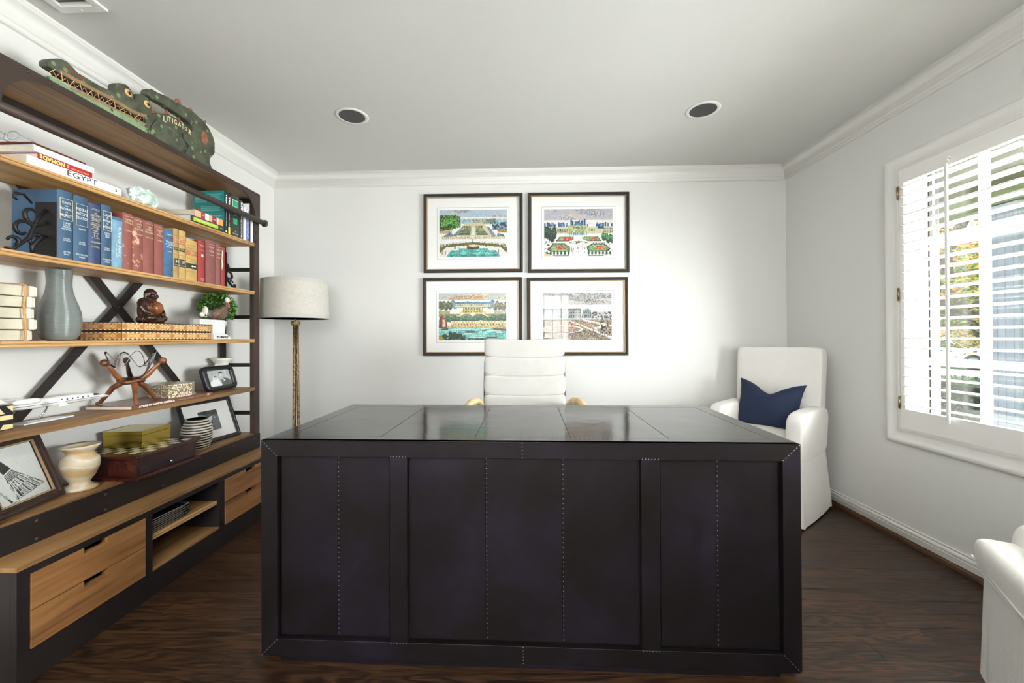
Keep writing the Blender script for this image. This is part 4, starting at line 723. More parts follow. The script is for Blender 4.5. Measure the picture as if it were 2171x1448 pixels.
# ------------------------------------------------------------------ third shelf: stone books, ribbed vase, backgammon box, carving, topiary, turkey
S3 = 1.120
M_LIME_ST = plain('chalky_limestone', hx('cfc7b2'), .9, 0, .08, 26, .5, 60, .004); M_LIME2 = plain('white_plaster_pages', hx('d8d2c4'), .9, 0, .04, 30, .3, 90, .003); M_TWINE = plain('tan_twine', hx('b98a55'), .9, 0, .2, 80)
t = thing('plaster_book_bundle', 'cream plaster books tied in a bundle with tan twine beside the ribbed vase', 'ornament', (-1.845, 1.380, S3))
zz = .0002; dims = [(.078, .087, .002), (.085, .097, -.001), (.082, .090, .002), (.086, .090, -.003), (.083, .099, .001)]
for i, (hx_, hy, ro) in enumerate(dims):
    b = MB().mat(0).box(-hx_ + .008, hx_ - .006, -.075, hy - .030, .001, .038).mat(1).box(-hx_, hx_, hy - .030, hy - .012, 0, .0395).box(-hx_, hx_ - .005, hy - .0118, hy, .002, .037)
    o = b.build('plaster_book', [M_LIME_ST, M_LIME2], t, .004, seg=3); o.location = (0, 0, zz); o.rotation_euler = (0, 0, ro * 12); zz += .0398
MB().tube([(.089, .05 + .003 * math.sin(i), .004 + .195 * i / 8) for i in range(9)] + [(.06, .045, .203), (.0, .03, .206), (-.07, .03, .204)], .0035, 6, flat=.6).build('twine', M_TWINE, t, smooth=True)
MB().tube([(-.01, .03, .205), (.02, .0, .222), (.05, -.03, .214), (.07, -.06, .204)], .006, 6, flat=.4).tube([(-.01, .03, .205), (-.04, .01, .224), (-.02, -.04, .212), (.01, -.06, .205)], .006, 6, flat=.4).build('twine_bow', M_TWINE, t, smooth=True)
# ribbed smoky vase
a = N('smoky_gray_glass'); a.set(**{'Base Color': lin(hx('8f9794')), 'Roughness': .1, 'Transmission Weight': .35, 'IOR': 1.3, 'Specular IOR Level': .6, 'Coat Weight': .6}); M_SMOKE = a.m
prof = [(.032, 0), (.049, .004), (.059, .022), (.065, .05), (.0665, .085), (.0645, .115), (.056, .145), (.046, .175), (.040, .20), (.0375, .225), (.038, .25), (.0395, .272), (.0395, .284)]
def rib(pr, n, amp):
    out = []
    zs = np.linspace(pr[0][1], pr[-1][1], n * 4 + 1); 
    for i, z in enumerate(zs): out.append((float(np.interp(z, [p[1] for p in pr], [p[0] for p in pr])) + amp * math.cos(i * PI / 2), float(z)))
    return out
outer = rib(prof, 58, .0006); inner = [(r - .004, max(z, .006)) for r, z in reversed(prof[1:])] + [(.0001, .006)]
t = thing('ribbed_vase', 'tall smoky gray ribbed glass vase between the plaster books and inlaid case', 'vase', (-1.862, 1.634, S3 + .0003))
MB().lathe([(.0001, 0)] + outer + [(.0395, .2845), (.0365, .2845)] + inner, 40).build('vase_body', M_SMOKE, t, smooth=True)
# inlaid backgammon case
def inlay(n, seed, h_=22):
    """mosaic strip: stars, rosettes, brown lozenges, dashed border"""
    W_ = n * 26; c = Cv(W_, h_, hx('c99a5c')); r = random.Random(seed); dk = '3a2416'
    for k in range(n):
        x0 = k / n; cx = x0 + .5 / n; wd = 1 / n
        kind = k % 3
        if kind == 0: c.poly([(cx - .45 * wd, .5), (cx - .28 * wd, .2), (cx + .28 * wd, .2), (cx + .45 * wd, .5), (cx + .28 * wd, .8), (cx - .28 * wd, .8)], 'a8743c'); 
        elif kind == 1:
            c.ell(cx, .5, .36 * wd, .36, 'e0b477')
            for i in range(8): a_ = i * PI / 4; c.ell(cx + .26 * wd * math.cos(a_), .5 + .27 * math.sin(a_), .07 * wd, .07, dk if i % 2 else 'd0703f')
            c.ell(cx, .5, .12 * wd, .12, '2f2a24'); c.ell(cx, .5, .07 * wd, .08, 'f3efe2')
        else:
            c.poly([(cx, .14), (cx + .4 * wd, .5), (cx, .86), (cx - .4 * wd, .5)], 'e3b87e'); c.poly([(cx, .3), (cx + .18 * wd, .5), (cx, .7), (cx - .18 * wd, .5)], 'd98a50')
            for sx in (-1, 1):
                for sy in (-1, 1): c.ell(cx + sx * .3 * wd, .5 + sy * .26, .08 * wd, .08, dk); c.ell(cx + sx * .14 * wd, .5 + sy * .3, .06 * wd, .06, '8a5a30')
    d = np.floor(c.xx * n * 2.5) % 2 == 0
    for y0, y1 in ((.0, .13), (.87, 1.0)): c.put((c.yy >= y0) & (c.yy < y1) & d, 'f0dcae'); c.put((c.yy >= y0) & (c.yy < y1) & ~d, '8a5526')
    c.rect(0, 0, 1, .04, dk); c.rect(0, .96, 1, 1, dk); c.grain(.06, seed); return c.a
M_INLAY = vcol('inlaid_wood', .35); M_DKW = wood('dark_walnut', hx('21140c'), hx('33200f'), hx('452b18'), .35, 'y')
t = thing('backgammon_case', 'flat inlaid wooden backgammon case under the seated carving', 'case', (-1.7625, 2.067, S3 + .0003)); W2 = .268; DD = .190
for i in (0, 1):
    z0 = i * .0425; o = MB().box(-DD, 0, -W2, W2, z0, z0 + .0385).build('case_half', M_DKW, t, .0012)
    picture('inlay_strip', inlay(19, 3 + i), (.0004, 0, z0 + .01925), (0, 1, 0), (0, 0, 1), 2 * W2 - .003, .0335, o, M_INLAY); picture('inlay_strip', inlay(7, 8 + i), (-DD / 2, -W2 - .0004, z0 + .01925), (1, 0, 0), (0, 0, 1), DD - .003, .0335, o, M_INLAY)
MB().box(-DD + .004, -.003, -W2 + .003, W2 - .003, .0385, .0425).build('case_seam', M_BLACK, t)
def sculpt(b, name, mat, parent, vox=.004, sm=6):
    o = b.build(name, mat, parent, smooth=True); r = o.modifiers.new('r', 'REMESH'); r.mode = 'VOXEL'; r.voxel_size = vox; r.use_smooth_shade = True; s_ = o.modifiers.new('s', 'SMOOTH'); s_.factor = .5; s_.iterations = sm; return o
a = N('carved_dark_wood'); f = a.noise(a.coords((1, 1, 4)), 18, 4); a.l(a.ramp(f, [(.35, lin(hx('1c0f09'))), (.65, lin(hx('3d2213')))]), a.b.inputs['Base Color']); a.set(Roughness=.32); M_CARV = a.m
M_BELLY = wood('polished_belly_wood', hx('4a2712'), hx('7a4421'), hx('965a2e'), .25, 'z', .8)
t = thing('seated_carving', 'dark wood carving of a seated laughing man on the inlaid case', 'figurine', (-1.850, 2.035, S3 + .0815), .10)
b = MB().sup((.004, 0, .019), (.050, .060, .021), .7, .8, 24, 12).sup((-.006, 0, .064), (.038, .050, .064), .8, .9, 24, 14).tube([(-.008, -.040, .104), (-.012, 0, .112), (-.008, .040, .104)], [.020, .024, .020], 12)
for sg in (-1, 1):
    b.tube([(-.006, sg * .044, .104), (.004, sg * .056, .078), (.020, sg * .052, .056), (.040, sg * .036, .046)], [.019, .017, .015, .010], 10).sup((.030, sg * .036, .026), (.026, .024, .018), 1, 1, 14, 8).sup((-.002, sg * .027, .140), (.008, .005, .019), 1, 1, 12, 8).sup((.022, sg * .013, .137), (.011, .011, .010), 1, 1, 10, 8)
b.sup((.002, 0, .146), (.026, .026, .030), .95, 1, 20, 14).sup((.018, 0, .130), (.016, .020, .013), 1, 1, 14, 10).sup((.029, 0, .146), (.006, .006, .006), 1, 1, 10, 8).sup((.022, 0, .157), (.008, .019, .004), 1, 1, 12, 8)
sculpt(b, 'robed_body', M_CARV, t, .0026, 2)
b = MB().sup((.024, .004, .078), (.030, .037, .034), 1, 1, 28, 18); b.build('belly', M_BELLY, t, smooth=True)
b = MB()
for i in range(9): b.sup((.040 - .002 * i * .4, -.036 + .004 * math.sin(i), .100 - .010 * i), (.0045, .0045, .0045), 1, 1, 8, 6)
b.build('bead_string', M_CARV, t, smooth=True)
b = MB()
for i in range(7):
    a_ = -1.2 + i * .4; b.tube([(.06 * math.cos(a_) - .01, .064 * math.sin(a_), .002), (.062 * math.cos(a_) - .01, .066 * math.sin(a_), .02), (.045 * math.cos(a_), .058 * math.sin(a_), .045)], .0028, 6)
b.build('robe_folds', M_CARV, t, smooth=True)
# boxwood ball in a pot
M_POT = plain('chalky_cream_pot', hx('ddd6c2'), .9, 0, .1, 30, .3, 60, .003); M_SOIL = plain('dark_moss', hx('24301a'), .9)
t = thing('potted_topiary', 'round green boxwood topiary in a cream pot at the shelf end', 'plant', (-1.888, 2.560, S3 + .0003))
MB().lathe([(.0001, 0), (.031, 0), (.040, .085), (.045, .088), (.047, .105), (.047, .112), (.041, .112), (.040, .095), (.0001, .095)], 32).build('pot', M_POT, t, angle=50)
M_LEAF = plain('glossy_boxwood_leaf', hx('3f7a22'), .35, 0, .45, 60); M_LEAFD = plain('deep_boxwood_leaf', hx('1f4a14'), .4, 0, .3, 60); M_LEAFL = plain('lime_boxwood_leaf', hx('6fa32e'), .4, 0, .25, 60)
b = MB(); rnd = random.Random(5)
for i in range(1500):
    u = rnd.uniform(-.75, 1); a_ = rnd.uniform(0, 2 * PI); q = math.sqrt(1 - u * u); nrm = V3((q * math.cos(a_), q * math.sin(a_), u)); k = rnd.uniform(.80, 1.04)
    p = V3((nrm.x * .088 * k, nrm.y * .112 * k, .196 + nrm.z * .092 * k)); d = (nrm + V3((rnd.uniform(-1, 1), rnd.uniform(-1, 1), rnd.uniform(-.6, 1))) * .8).normalized(); s_ = d.cross(nrm + V3((.01, .02, .3))).normalized(); L = rnd.uniform(.010, .016); wd = L * .36
    b.mat(rnd.choice((0, 0, 1, 2))); b.add([p, p + d * L * .5 + s_ * wd, p + d * L, p + d * L * .5 - s_ * wd], [(0, 1, 2, 3)])
o = b.build('foliage', [M_LEAF, M_LEAFD, M_LEAFL], t, stuff=True)
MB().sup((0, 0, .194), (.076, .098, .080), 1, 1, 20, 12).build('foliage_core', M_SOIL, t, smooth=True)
# turkey decanter
t = thing('turkey_decanter', 'glazed ceramic turkey figurine on a white lettered base before the topiary', 'figurine', (-1.772, 2.375, S3 + .0003)); M_CER = plain('white_ceramic', hx('d9d8d5'), .2); 
a = N('turkey_feather_glaze'); f = a.n('ShaderNodeTexVoronoi'); f.inputs['Scale'].default_value = 120; a.l(a.coords((1, 1, 1.4)), f.inputs['Vector']); a.l(a.ramp(f.outputs['Distance'], [(.1, lin(hx('8a6f5c'))), (.55, lin(hx('5b4438'))), (.9, lin(hx('2e2320')))]), a.b.inputs['Base Color']); a.set(Roughness=.3); M_FEA = a.m
MB().box(-.022, .020, -.036, .060, .030, .114).build('base', M_CER, t, .004)
MB().prism([(-.036, 0), (.110, 0), (.100, .012), (.060, .032), (-.036, .032)], (-.022, 0, 0), (0, 1, 0), (0, 0, 1), (.048, 0, 0)).build('base_foot', M_CER, t, .002); text(t, 'TURKEY', (.0263, .030, .0115), Y_, Z_, .02, M_BLACKTXT, width=.10, hgt=.012, bold=.001)
MB().box(-.020, .0235, -.138, -.0362, .0835, .113).build('label_scroll', M_CER, t, .004); text(t, 'Rare Old', (.0238, -.088, .100), Y_, Z_, .01, plain('gray_lettering', hx('b9bcc0'), .6), width=.05, hgt=.006); MB().box(.0196, .0212, -.030, .056, .034, .111).build('label_panel', plain('gray_white_ceramic', hx('dcdcdc'), .3), t, .001)
b = MB().sup((0, .030, .150), (.034, .060, .034), 1, 1, 24, 14).sup((0, .070, .165), (.026, .030, .034), 1, 1, 18, 12).sup((0, -.03, .140), (.026, .055, .022), 1, 1, 18, 10).tube([(0, .085, .18), (0, .098, .205), (0, .102, .222)], [.017, .011, .009], 10); sculpt(b, 'feathered_body', M_FEA, t, .004, 3)
b = MB().sup((0, -.072, .156), (.018, .010, .032), 1, 1, 16, 10).sup((0, -.095, .140), (.012, .016, .014), 1, 1, 12, 8); b.build('tail_tip', plain('cream_glaze', hx('dcd6c6'), .3), t, smooth=True)
MB().sup((.020, -.060, .145), (.006, .018, .022), 1, 1, 14, 8).build('wing_patch', plain('gray_glaze', hx('4d4a4a'), .3), t, smooth=True)
MB().sup((0, .106, .238), (.013, .016, .017), 1, 1, 16, 12).build('head', plain('blue_white_glaze', hx('c9d2dc'), .25), t, smooth=True)
MB().tube([(0, .100, .226), (0, .112, .210), (0, .118, .196), (0, .116, .186)], [.010, .008, .007, .004], 8).build('wattle', plain('wattle_red_glaze', hx('b0685a'), .3), t, smooth=True)
MB().tube([(0, .119, .242), (0, .132, .237), (0, .142, .232)], [.006, .0045, .001], 8).build('beak', plain('beak_orange_glaze', hx('dba56a'), .3), t, smooth=True); MB().sup((.012, .112, .243), (.0022, .0035, .0035), 1, 1, 8, 6).build('eye', M_BLACK, t, smooth=True)

# ------------------------------------------------------------------ fourth shelf
S4 = .804
a = N('black_cream_bone_inlay'); M_BONE = plain('cream_bone_inlay', hx('e3cf9c'), .4, 0, .12, 20)
t = thing('bone_inlaid_box', 'small black box with cream triangle inlay at the left shelf end', 'box', (-1.842, 1.392, S4 + .0003)); MB().box(-.022, .022, -.056, .056, 0, .088).build('box_body', M_BLACK, t, .002)
for k, (pl) in enumerate(([(-.055, .056), (-.012, .085), (.012, .085), (.030, .058), (.006, .058), (-.02, .056)], [(-.055, .036), (.054, .036), (.054, .052), (-.055, .052)], [(.016, .003), (.054, .003), (.054, .018), (.026, .020)], [(.054, .062), (.034, .084), (.054, .084)], [(-.055, .003), (-.02, .003), (-.035, .020), (-.055, .02)])): MB().prism(pl, (.0219, 0, 0), (0, 1, 0), (0, 0, 1), (.0008, 0, 0)).build('inlay', M_BONE, t)
# model jet
M_JET = plain('gloss_white_model', hx('f2f2f0'), .2); M_JB = plain('navy_model_stripe', hx('2c4464'), .3); M_CHR = plain('polished_chrome', hx('c9c9c9'), .12, 1.0)
t = thing('model_jet', 'white model business jet with a navy stripe on a display stand', 'model airplane', (-1.905, 1.63, .872), 0)
fu = [(-.215, .012, .0015), (-.19, .012, .008), (-.15, .006, .0145), (-.09, .001, .0185), (.02, 0, .019), (.11, .001, .0185), (.155, .001, .0165), (.195, -.002, .0115), (.235, -.007, .0055), (.262, -.010, .0006)]
o = MB().tube([(0, y_, z) for y_, z, r in fu], [r for y_, z, r in fu], 20).build('fuselage', M_JET, t, smooth=True)
st_ = MB().tube([(0, y_, z - .0035) for y_, z, r in fu[1:-1]], [r + .0004 for y_, z, r in fu[1:-1]], 20, flat=1).build('stripe', M_JB, t, smooth=True); st_.scale = (1, 1, .16); st_.location = (0, 0, -.0035)
MB().prism([(-.20, .012), (-.235, .075), (-.205, .075), (-.135, .016)], (-.0025, 0, 0), (0, 1, 0), (0, 0, 1), (.005, 0, 0)).build('tail_fin', M_JET, t, .001); MB().prism([(-.245, -.065), (-.21, -.065), (-.195, 0), (-.21, .065), (-.245, .065), (-.235, 0)], (0, 0, .076), (0, 1, 0), (1, 0, 0), (0, 0, .003)).build('tailplane', M_JET, t, .001)
text(t, 'N60LJ', (.0026, -.185, .032), Y_, Z_, .012, M_BLACKTXT, width=.034, hgt=.009)
for sg in (-1, 1):
    MB().prism([(-.02, sg * .012), (.05, sg * .012), (.0, sg * .085), (-.035, sg * .085)], (0, 0, -.014), (0, 1, 0), (1, 0, 0), (0, 0, .003)).build('wing', M_JET, t, .001)
    MB().tube([(sg * .028, -.14, .014), (sg * .030, -.13, .016), (sg * .030, -.07, .016), (sg * .029, -.055, .016)], [.007, .011, .0115, .009], 14).build('engine', M_JET, t, smooth=True)
    MB().prism([(-.035, -.012), (.0, -.012), (-.02, .012), (-.038, .012)], (sg * .086 - .001, 0, 0), (0, 1, 0), (0, 0, 1), (.002, 0, 0)).build('winglet', M_JET, t)
for i in range(6): MB().sup((.0185, .035 + i * .021, .004), (.0012, .0036, .0042), 1, 1, 10, 6).build('cabin_window', M_JB, t, smooth=True)
MB().prism([(.165, .004), (.20, .003), (.185, .0105), (.175, .012)], (.0085, 0, 0), (0, 1, 0), (0, 0, 1), (.0052, 0, 0)).build('cockpit_window', M_BLACK, t)
MB().tube([(.0, -.0, -.012), (.004, -.01, -.03), (.005, -.04, -.064)], [.002, .003, .003], 8).build('stand_arm', M_CHR, t, smooth=True); MB().prism([(-.13, -.03), (.02, -.03), (.055, .02), (.0, .03), (-.13, .03)], (0.03, 0, -.0675), (0, 1, 0), (1, 0, 0), (0, 0, .005)).build('stand_base', plain('acrylic_white', hx('dfe2e4'), .1), t, .001)
# atlas and what stands on it
M_ATL = plain('brown_atlas_cover', hx('6b4436'), .3, 0, .12, 14)
t, hh, th = lying('brown Atlas of North America lying flat under the bowl stand', 1.826, 2.316, S4, S4 + .0185, -1.742, .222, M_ATL, None, M_CREAM, name='atlas'); del_ = None
text(t, 'ATLAS OF NORTH AMERICA', (.0023, -.115, th * .52), Y_, Z_, .016, M_WHITETXT, width=.20, hgt=.0095, bold=.0007); text(t, 'SPACE AGE PORTRAIT OF A CONTINENT', (.0023, .055, th * .52), Y_, Z_, .01, plain('pink_lettering', hx('d8b4a4'), .5), width=.10, hgt=.004); MB().box(.0018, .0024, .205, .222, .005, .013).build('publisher_mark', plain('pink_lettering', hx('d8b4a4'), .5), t)
AT = S4 + .0187; Ct = V3((-1.842, 1.925, AT + .0002))
M_TEAK = wood('carved_teak', hx('3f2110'), hx('6e3f1e'), hx('8a552c'), .35, 'z')
t = thing('figure_stand', 'carved brown wooden stand of three interlocked figures holding the bowl', 'stand', Ct)
for fx, fy in ((-.100, -.055), (.100, -.078), (.008, .122)):
    d = V3((fx, fy, 0)); R = d.length; d.normalize(); sd = V3((-d.y, d.x, 0)); P = lambda r, z, s_=0: tuple(d * r + sd * s_ + V3((0, 0, z)))
    b = MB().tube([P(R + .008, .005), P(R - .004, .009), P(R * .80, .035), P(R * .56, .075, .004), P(R * .25, .098, .008), P(-.01, .100, .010), P(-.035, .104, .008), P(-.068, .136, .002), P(-.095, .172), P(-.108, .186)], [.006, .0085, .009, .012, .0135, .012, .011, .0115, .008, .006], 10); b.sup(P(R + .004, .006), (.010, .010, .0055), 1, 1, 12, 8)
    b.build('figure', M_TEAK, t, smooth=True); MB().sup(P(-.120, .196), (.0155, .0155, .0165), 1, 1, 14, 10).build('head', M_TEAK, t, smooth=True)
MB().tube([(.045 * math.cos(i * 2 * PI / 20), .045 * math.sin(i * 2 * PI / 20), .104 + .004 * math.cos(i * 6 * PI / 20)) for i in range(20)], .0085, 8, closed=True).build('hub_ring', M_TEAK, t, smooth=True)
a = N('clear_crystal'); a.set(**{'Base Color': (1, 1, 1), 'Roughness': 0.0, 'Transmission Weight': 1.0, 'IOR': 1.42}); M_CRY = a.m
t = thing('glass_bowl', 'clear crystal bowl with four flared petals on the wooden figures', 'bowl', (Ct.x, Ct.y, Ct.z + .1165))
NU, NV = 64, 14; vs = []; fs = []
for i in range(NV + 1):
    s_ = i / NV
    for j in range(NU):
        a_ = 2 * PI * j / NU; lob = .5 + .5 * math.cos(4 * (a_ - .5)); r = .030 + s_ ** .75 * (.030 + .030 * lob); z = .004 + s_ ** 1.35 * (.052 + .072 * lob ** 1.2); vs.append((r * math.cos(a_), r * math.sin(a_), z))
for i in range(NV):
    for j in range(NU): fs.append((i * NU + j, i * NU + (j + 1) % NU, (i + 1) * NU + (j + 1) % NU, (i + 1) * NU + j))
fs.append(tuple(range(NU - 1, -1, -1)))
o = MB().add(vs, fs).build('bowl_body', M_CRY, t, smooth=True); sm = o.modifiers.new('t', 'SOLIDIFY'); sm.thickness = .005; sm.offset = 1
# octagonal pearl box
a = N('pearl_mosaic'); f = a.n('ShaderNodeTexVoronoi'); f.inputs['Scale'].default_value = 130; a.l(a.coords((1, 1, 1)), f.inputs['Vector']); a.l(a.ramp(f.outputs['Distance'], [(.12, lin(hx('efe9da'))), (.45, lin(hx('d8cfb8'))), (.62, lin(hx('7a6440')))]), a.b.inputs['Base Color']); a.set(Roughness=.3); M_PEARL = a.m
t = thing('pearl_inlaid_box', 'octagonal mother of pearl inlaid box on the atlas', 'box', (-1.845, 2.165, AT + .0003)); oc = [(-.055, -.068), (.066, -.100), (.092, .016), (.058, .078), (-.050, .090), (-.098, .062), (-.105, -.028)]
MB().prism([(a_ * 1.06, b_ * 1.06) for a_, b_ in oc], (0, 0, 0), (1, 0, 0), (0, 1, 0), (0, 0, .006)).build('box_foot', M_PEARL, t); MB().prism(oc, (0, 0, .006), (1, 0, 0), (0, 1, 0), (0, 0, .038)).build('box_body', M_PEARL, t); MB().prism(oc, (0, 0, .046), (1, 0, 0), (0, 1, 0), (0, 0, .020)).build('lid', M_PEARL, t); MB().prism([(a_ * .985, b_ * .985) for a_, b_ in oc], (0, 0, .0435), (1, 0, 0), (0, 1, 0), (0, 0, .003)).build('lid_seam', M_DKW, t)
M_INL = plain('brown_inlay_line', hx('5a4526'), .5)
for (p, q) in ((oc[0], oc[1]), (oc[1], oc[2]), (oc[2], oc[3])):
    p = V3((p[0], p[1], 0)); q = V3((q[0], q[1], 0)); d = (q - p).normalized(); n = V3((d.y, -d.x, 0)); L = (q - p).length; b = MB()
    def strip(u0, u1, z0, z1): b.add([p + d * u0 + n * .0005 + Z_ * z0, p + d * u1 + n * .0005 + Z_ * z0, p + d * u1 + n * .0005 + Z_ * z1, p + d * u0 + n * .0005 + Z_ * z1], [(0, 1, 2, 3)])
    for u0, u1, z0, z1 in ((.004, L - .004, .009, .0103), (.004, L - .004, .0405, .0418), (.004, .0055, .009, .0418), (L - .0055, L - .004, .009, .0418), (.012, L - .012, .017, .018), (.012, L - .012, .033, .034)): strip(u0, u1, z0, z1)
    n_ = max(2, int(L / .009))
    for i in range(n_): u = .010 + (L - .02) * i / max(1, n_ - 1); strip(u - .0018, u + .0018, .054, .0585); strip(u - .0014, u + .0014, .022, .029)
    b.build('inlay_lines', M_INL, t)
# wedding photograph
def photo_couple():
    c = Cv(96, 66, hx('b9bcbc')); c.rect(0, 0, .3, 1, 'a4a8a8', .6); c.rect(.32, 0, .36, .6, 'cfd2d2'); c.rect(.78, 0, .82, .6, 'd2d5d5'); c.tint(c.xx > 0, c.noise(6, 5, 2), '9fa3a3', .55, .5)
    c.poly([(.52, 1), (.56, .62), (.66, .50), (.84, .56), (.98, .72), (1, 1)], '5a5e60'); c.poly([(.60, .55), (.68, .52), (.66, .78)], 'e6e7e7'); c.line((.64, .58), (.66, .72), .016, '2e3032'); c.ell(.60, .32, .075, .15, 'd6d6d4'); c.poly([(.52, .30), (.52, .17), (.60, .10), (.68, .16), (.69, .28), (.64, .22), (.56, .22)], '3a3c3d'); c.ell(.575, .31, .010, .014, '5a5a5a'); c.ell(.63, .31, .010, .014, '5a5a5a'); c.line((.58, .41), (.62, .41), .012, '8a8a8a')
    c.poly([(.04, 1), (.12, .70), (.22, .58), (.26, .36), (.33, .30), (.41, .36), (.46, .60), (.54, .80), (.56, 1)], 'e9eaea'); c.ell(.345, .48, .070, .13, 'd9d9d7'); c.poly([(.27, .48), (.28, .37), (.35, .33), (.41, .38), (.42, .46), (.35, .40)], '46484a'); c.ell(.325, .48, .009, .013, '5a5a5a'); c.ell(.37, .48, .009, .013, '5a5a5a'); c.line((.33, .555), (.36, .555), .010, '8d8d8d'); c.ell(.70, .66, .035, .05, 'f0f0f0'); c.rect(.50, .62, .58, .78, '8a8e90', .7); c.grain(.08, 5); return c.a
def lean(BL, BR, ht, back): # frame matrix standing on its bottom edge, leaning back
    BL = V3(BL); BR = V3(BR); X = (BR - BL).normalized(); nrm = X.cross(Z_); nrm.normalize(); up = (Z_ * math.cos(back) - nrm * math.sin(back)).normalized(); Yv = up.cross(X); return basis((BL + BR) / 2 + up * (ht / 2), X, Yv, up)
Mx = lean((-1.842, 2.392, S4 + .0008), (-1.842, 2.652, S4 + .0008), .152, .30)
t = thing('photo_frame', 'rounded black frame with a wedding couple photograph', 'photo frame', M=Mx)
def rrect(w_, h_, r, n=6): return [(sx * (w_ / 2 - r) + r * math.cos(a0 + PI / 2 * i / n), sz * (h_ / 2 - r) + r * math.sin(a0 + PI / 2 * i / n)) for sx, sz, a0 in ((1, 1, 0), (-1, 1, PI / 2), (-1, -1, PI), (1, -1, 1.5 * PI)) for i in range(n + 1)]
b = MB(); rings = [(.260, .152, .032, 0), (.260, .152, .032, -.020), (.250, .142, .028, -.026), (.205, .106, .014, -.026), (.196, .098, .010, -.018), (.196, .098, .010, 0)]; vs = []; k = None
for w_, h_, r, y_ in rings: q = rrect(w_, h_, r); k = len(q); vs += [(u, y_, v) for u, v in q]
b.add(vs, [(i * k + j, i * k + (j + 1) % k, ((i + 1) % 6) * k + (j + 1) % k, ((i + 1) % 6) * k + j) for i in range(6) for j in range(k)]); b.build('frame', plain('rubbed_black_lacquer', hx('17161a'), .35, 0, .2, 50), t, smooth=True, angle=50)
picture('photograph', photo_couple(), (0, -.012, 0), (1, 0, 0), (0, 0, 1), .198, .100, t, M_PRINT); MB().box(-.1, .1, -.0115, -.002, -.051, .051).build('backing', M_BLACK, t); MB().box(-.098, .098, -.0155, -.0145, -.0495, .0495).build('picture_glass', M_PGLASS, t)
t = thing('urn_vase', 'small white urn vase standing behind the wedding photograph', 'vase', (-1.921, 2.635, S4 + .0003)); pr = [(.0001, 0), (.030, 0), (.028, .008), (.036, .03), (.047, .075), (.046, .11), (.036, .14), (.034, .150), (.046, .172), (.058, .186), (.060, .192), (.057, .194), (.044, .178), (.030, .152), (.0001, .10)]
MB().lathe(pr, 36).build('vase_body', plain('matte_white_ceramic', hx('e8e4da'), .5, 0, .04, 20), t, smooth=True)
for sg in (-1, 1): MB().tube([(0, sg * .034, .150), (0, sg * .052, .152), (0, sg * .060, .135), (0, sg * .056, .110), (0, sg * .045, .100)], .006, 8).build('handle', plain('matte_white_ceramic', hx('e8e4da'), .5), t, smooth=True)

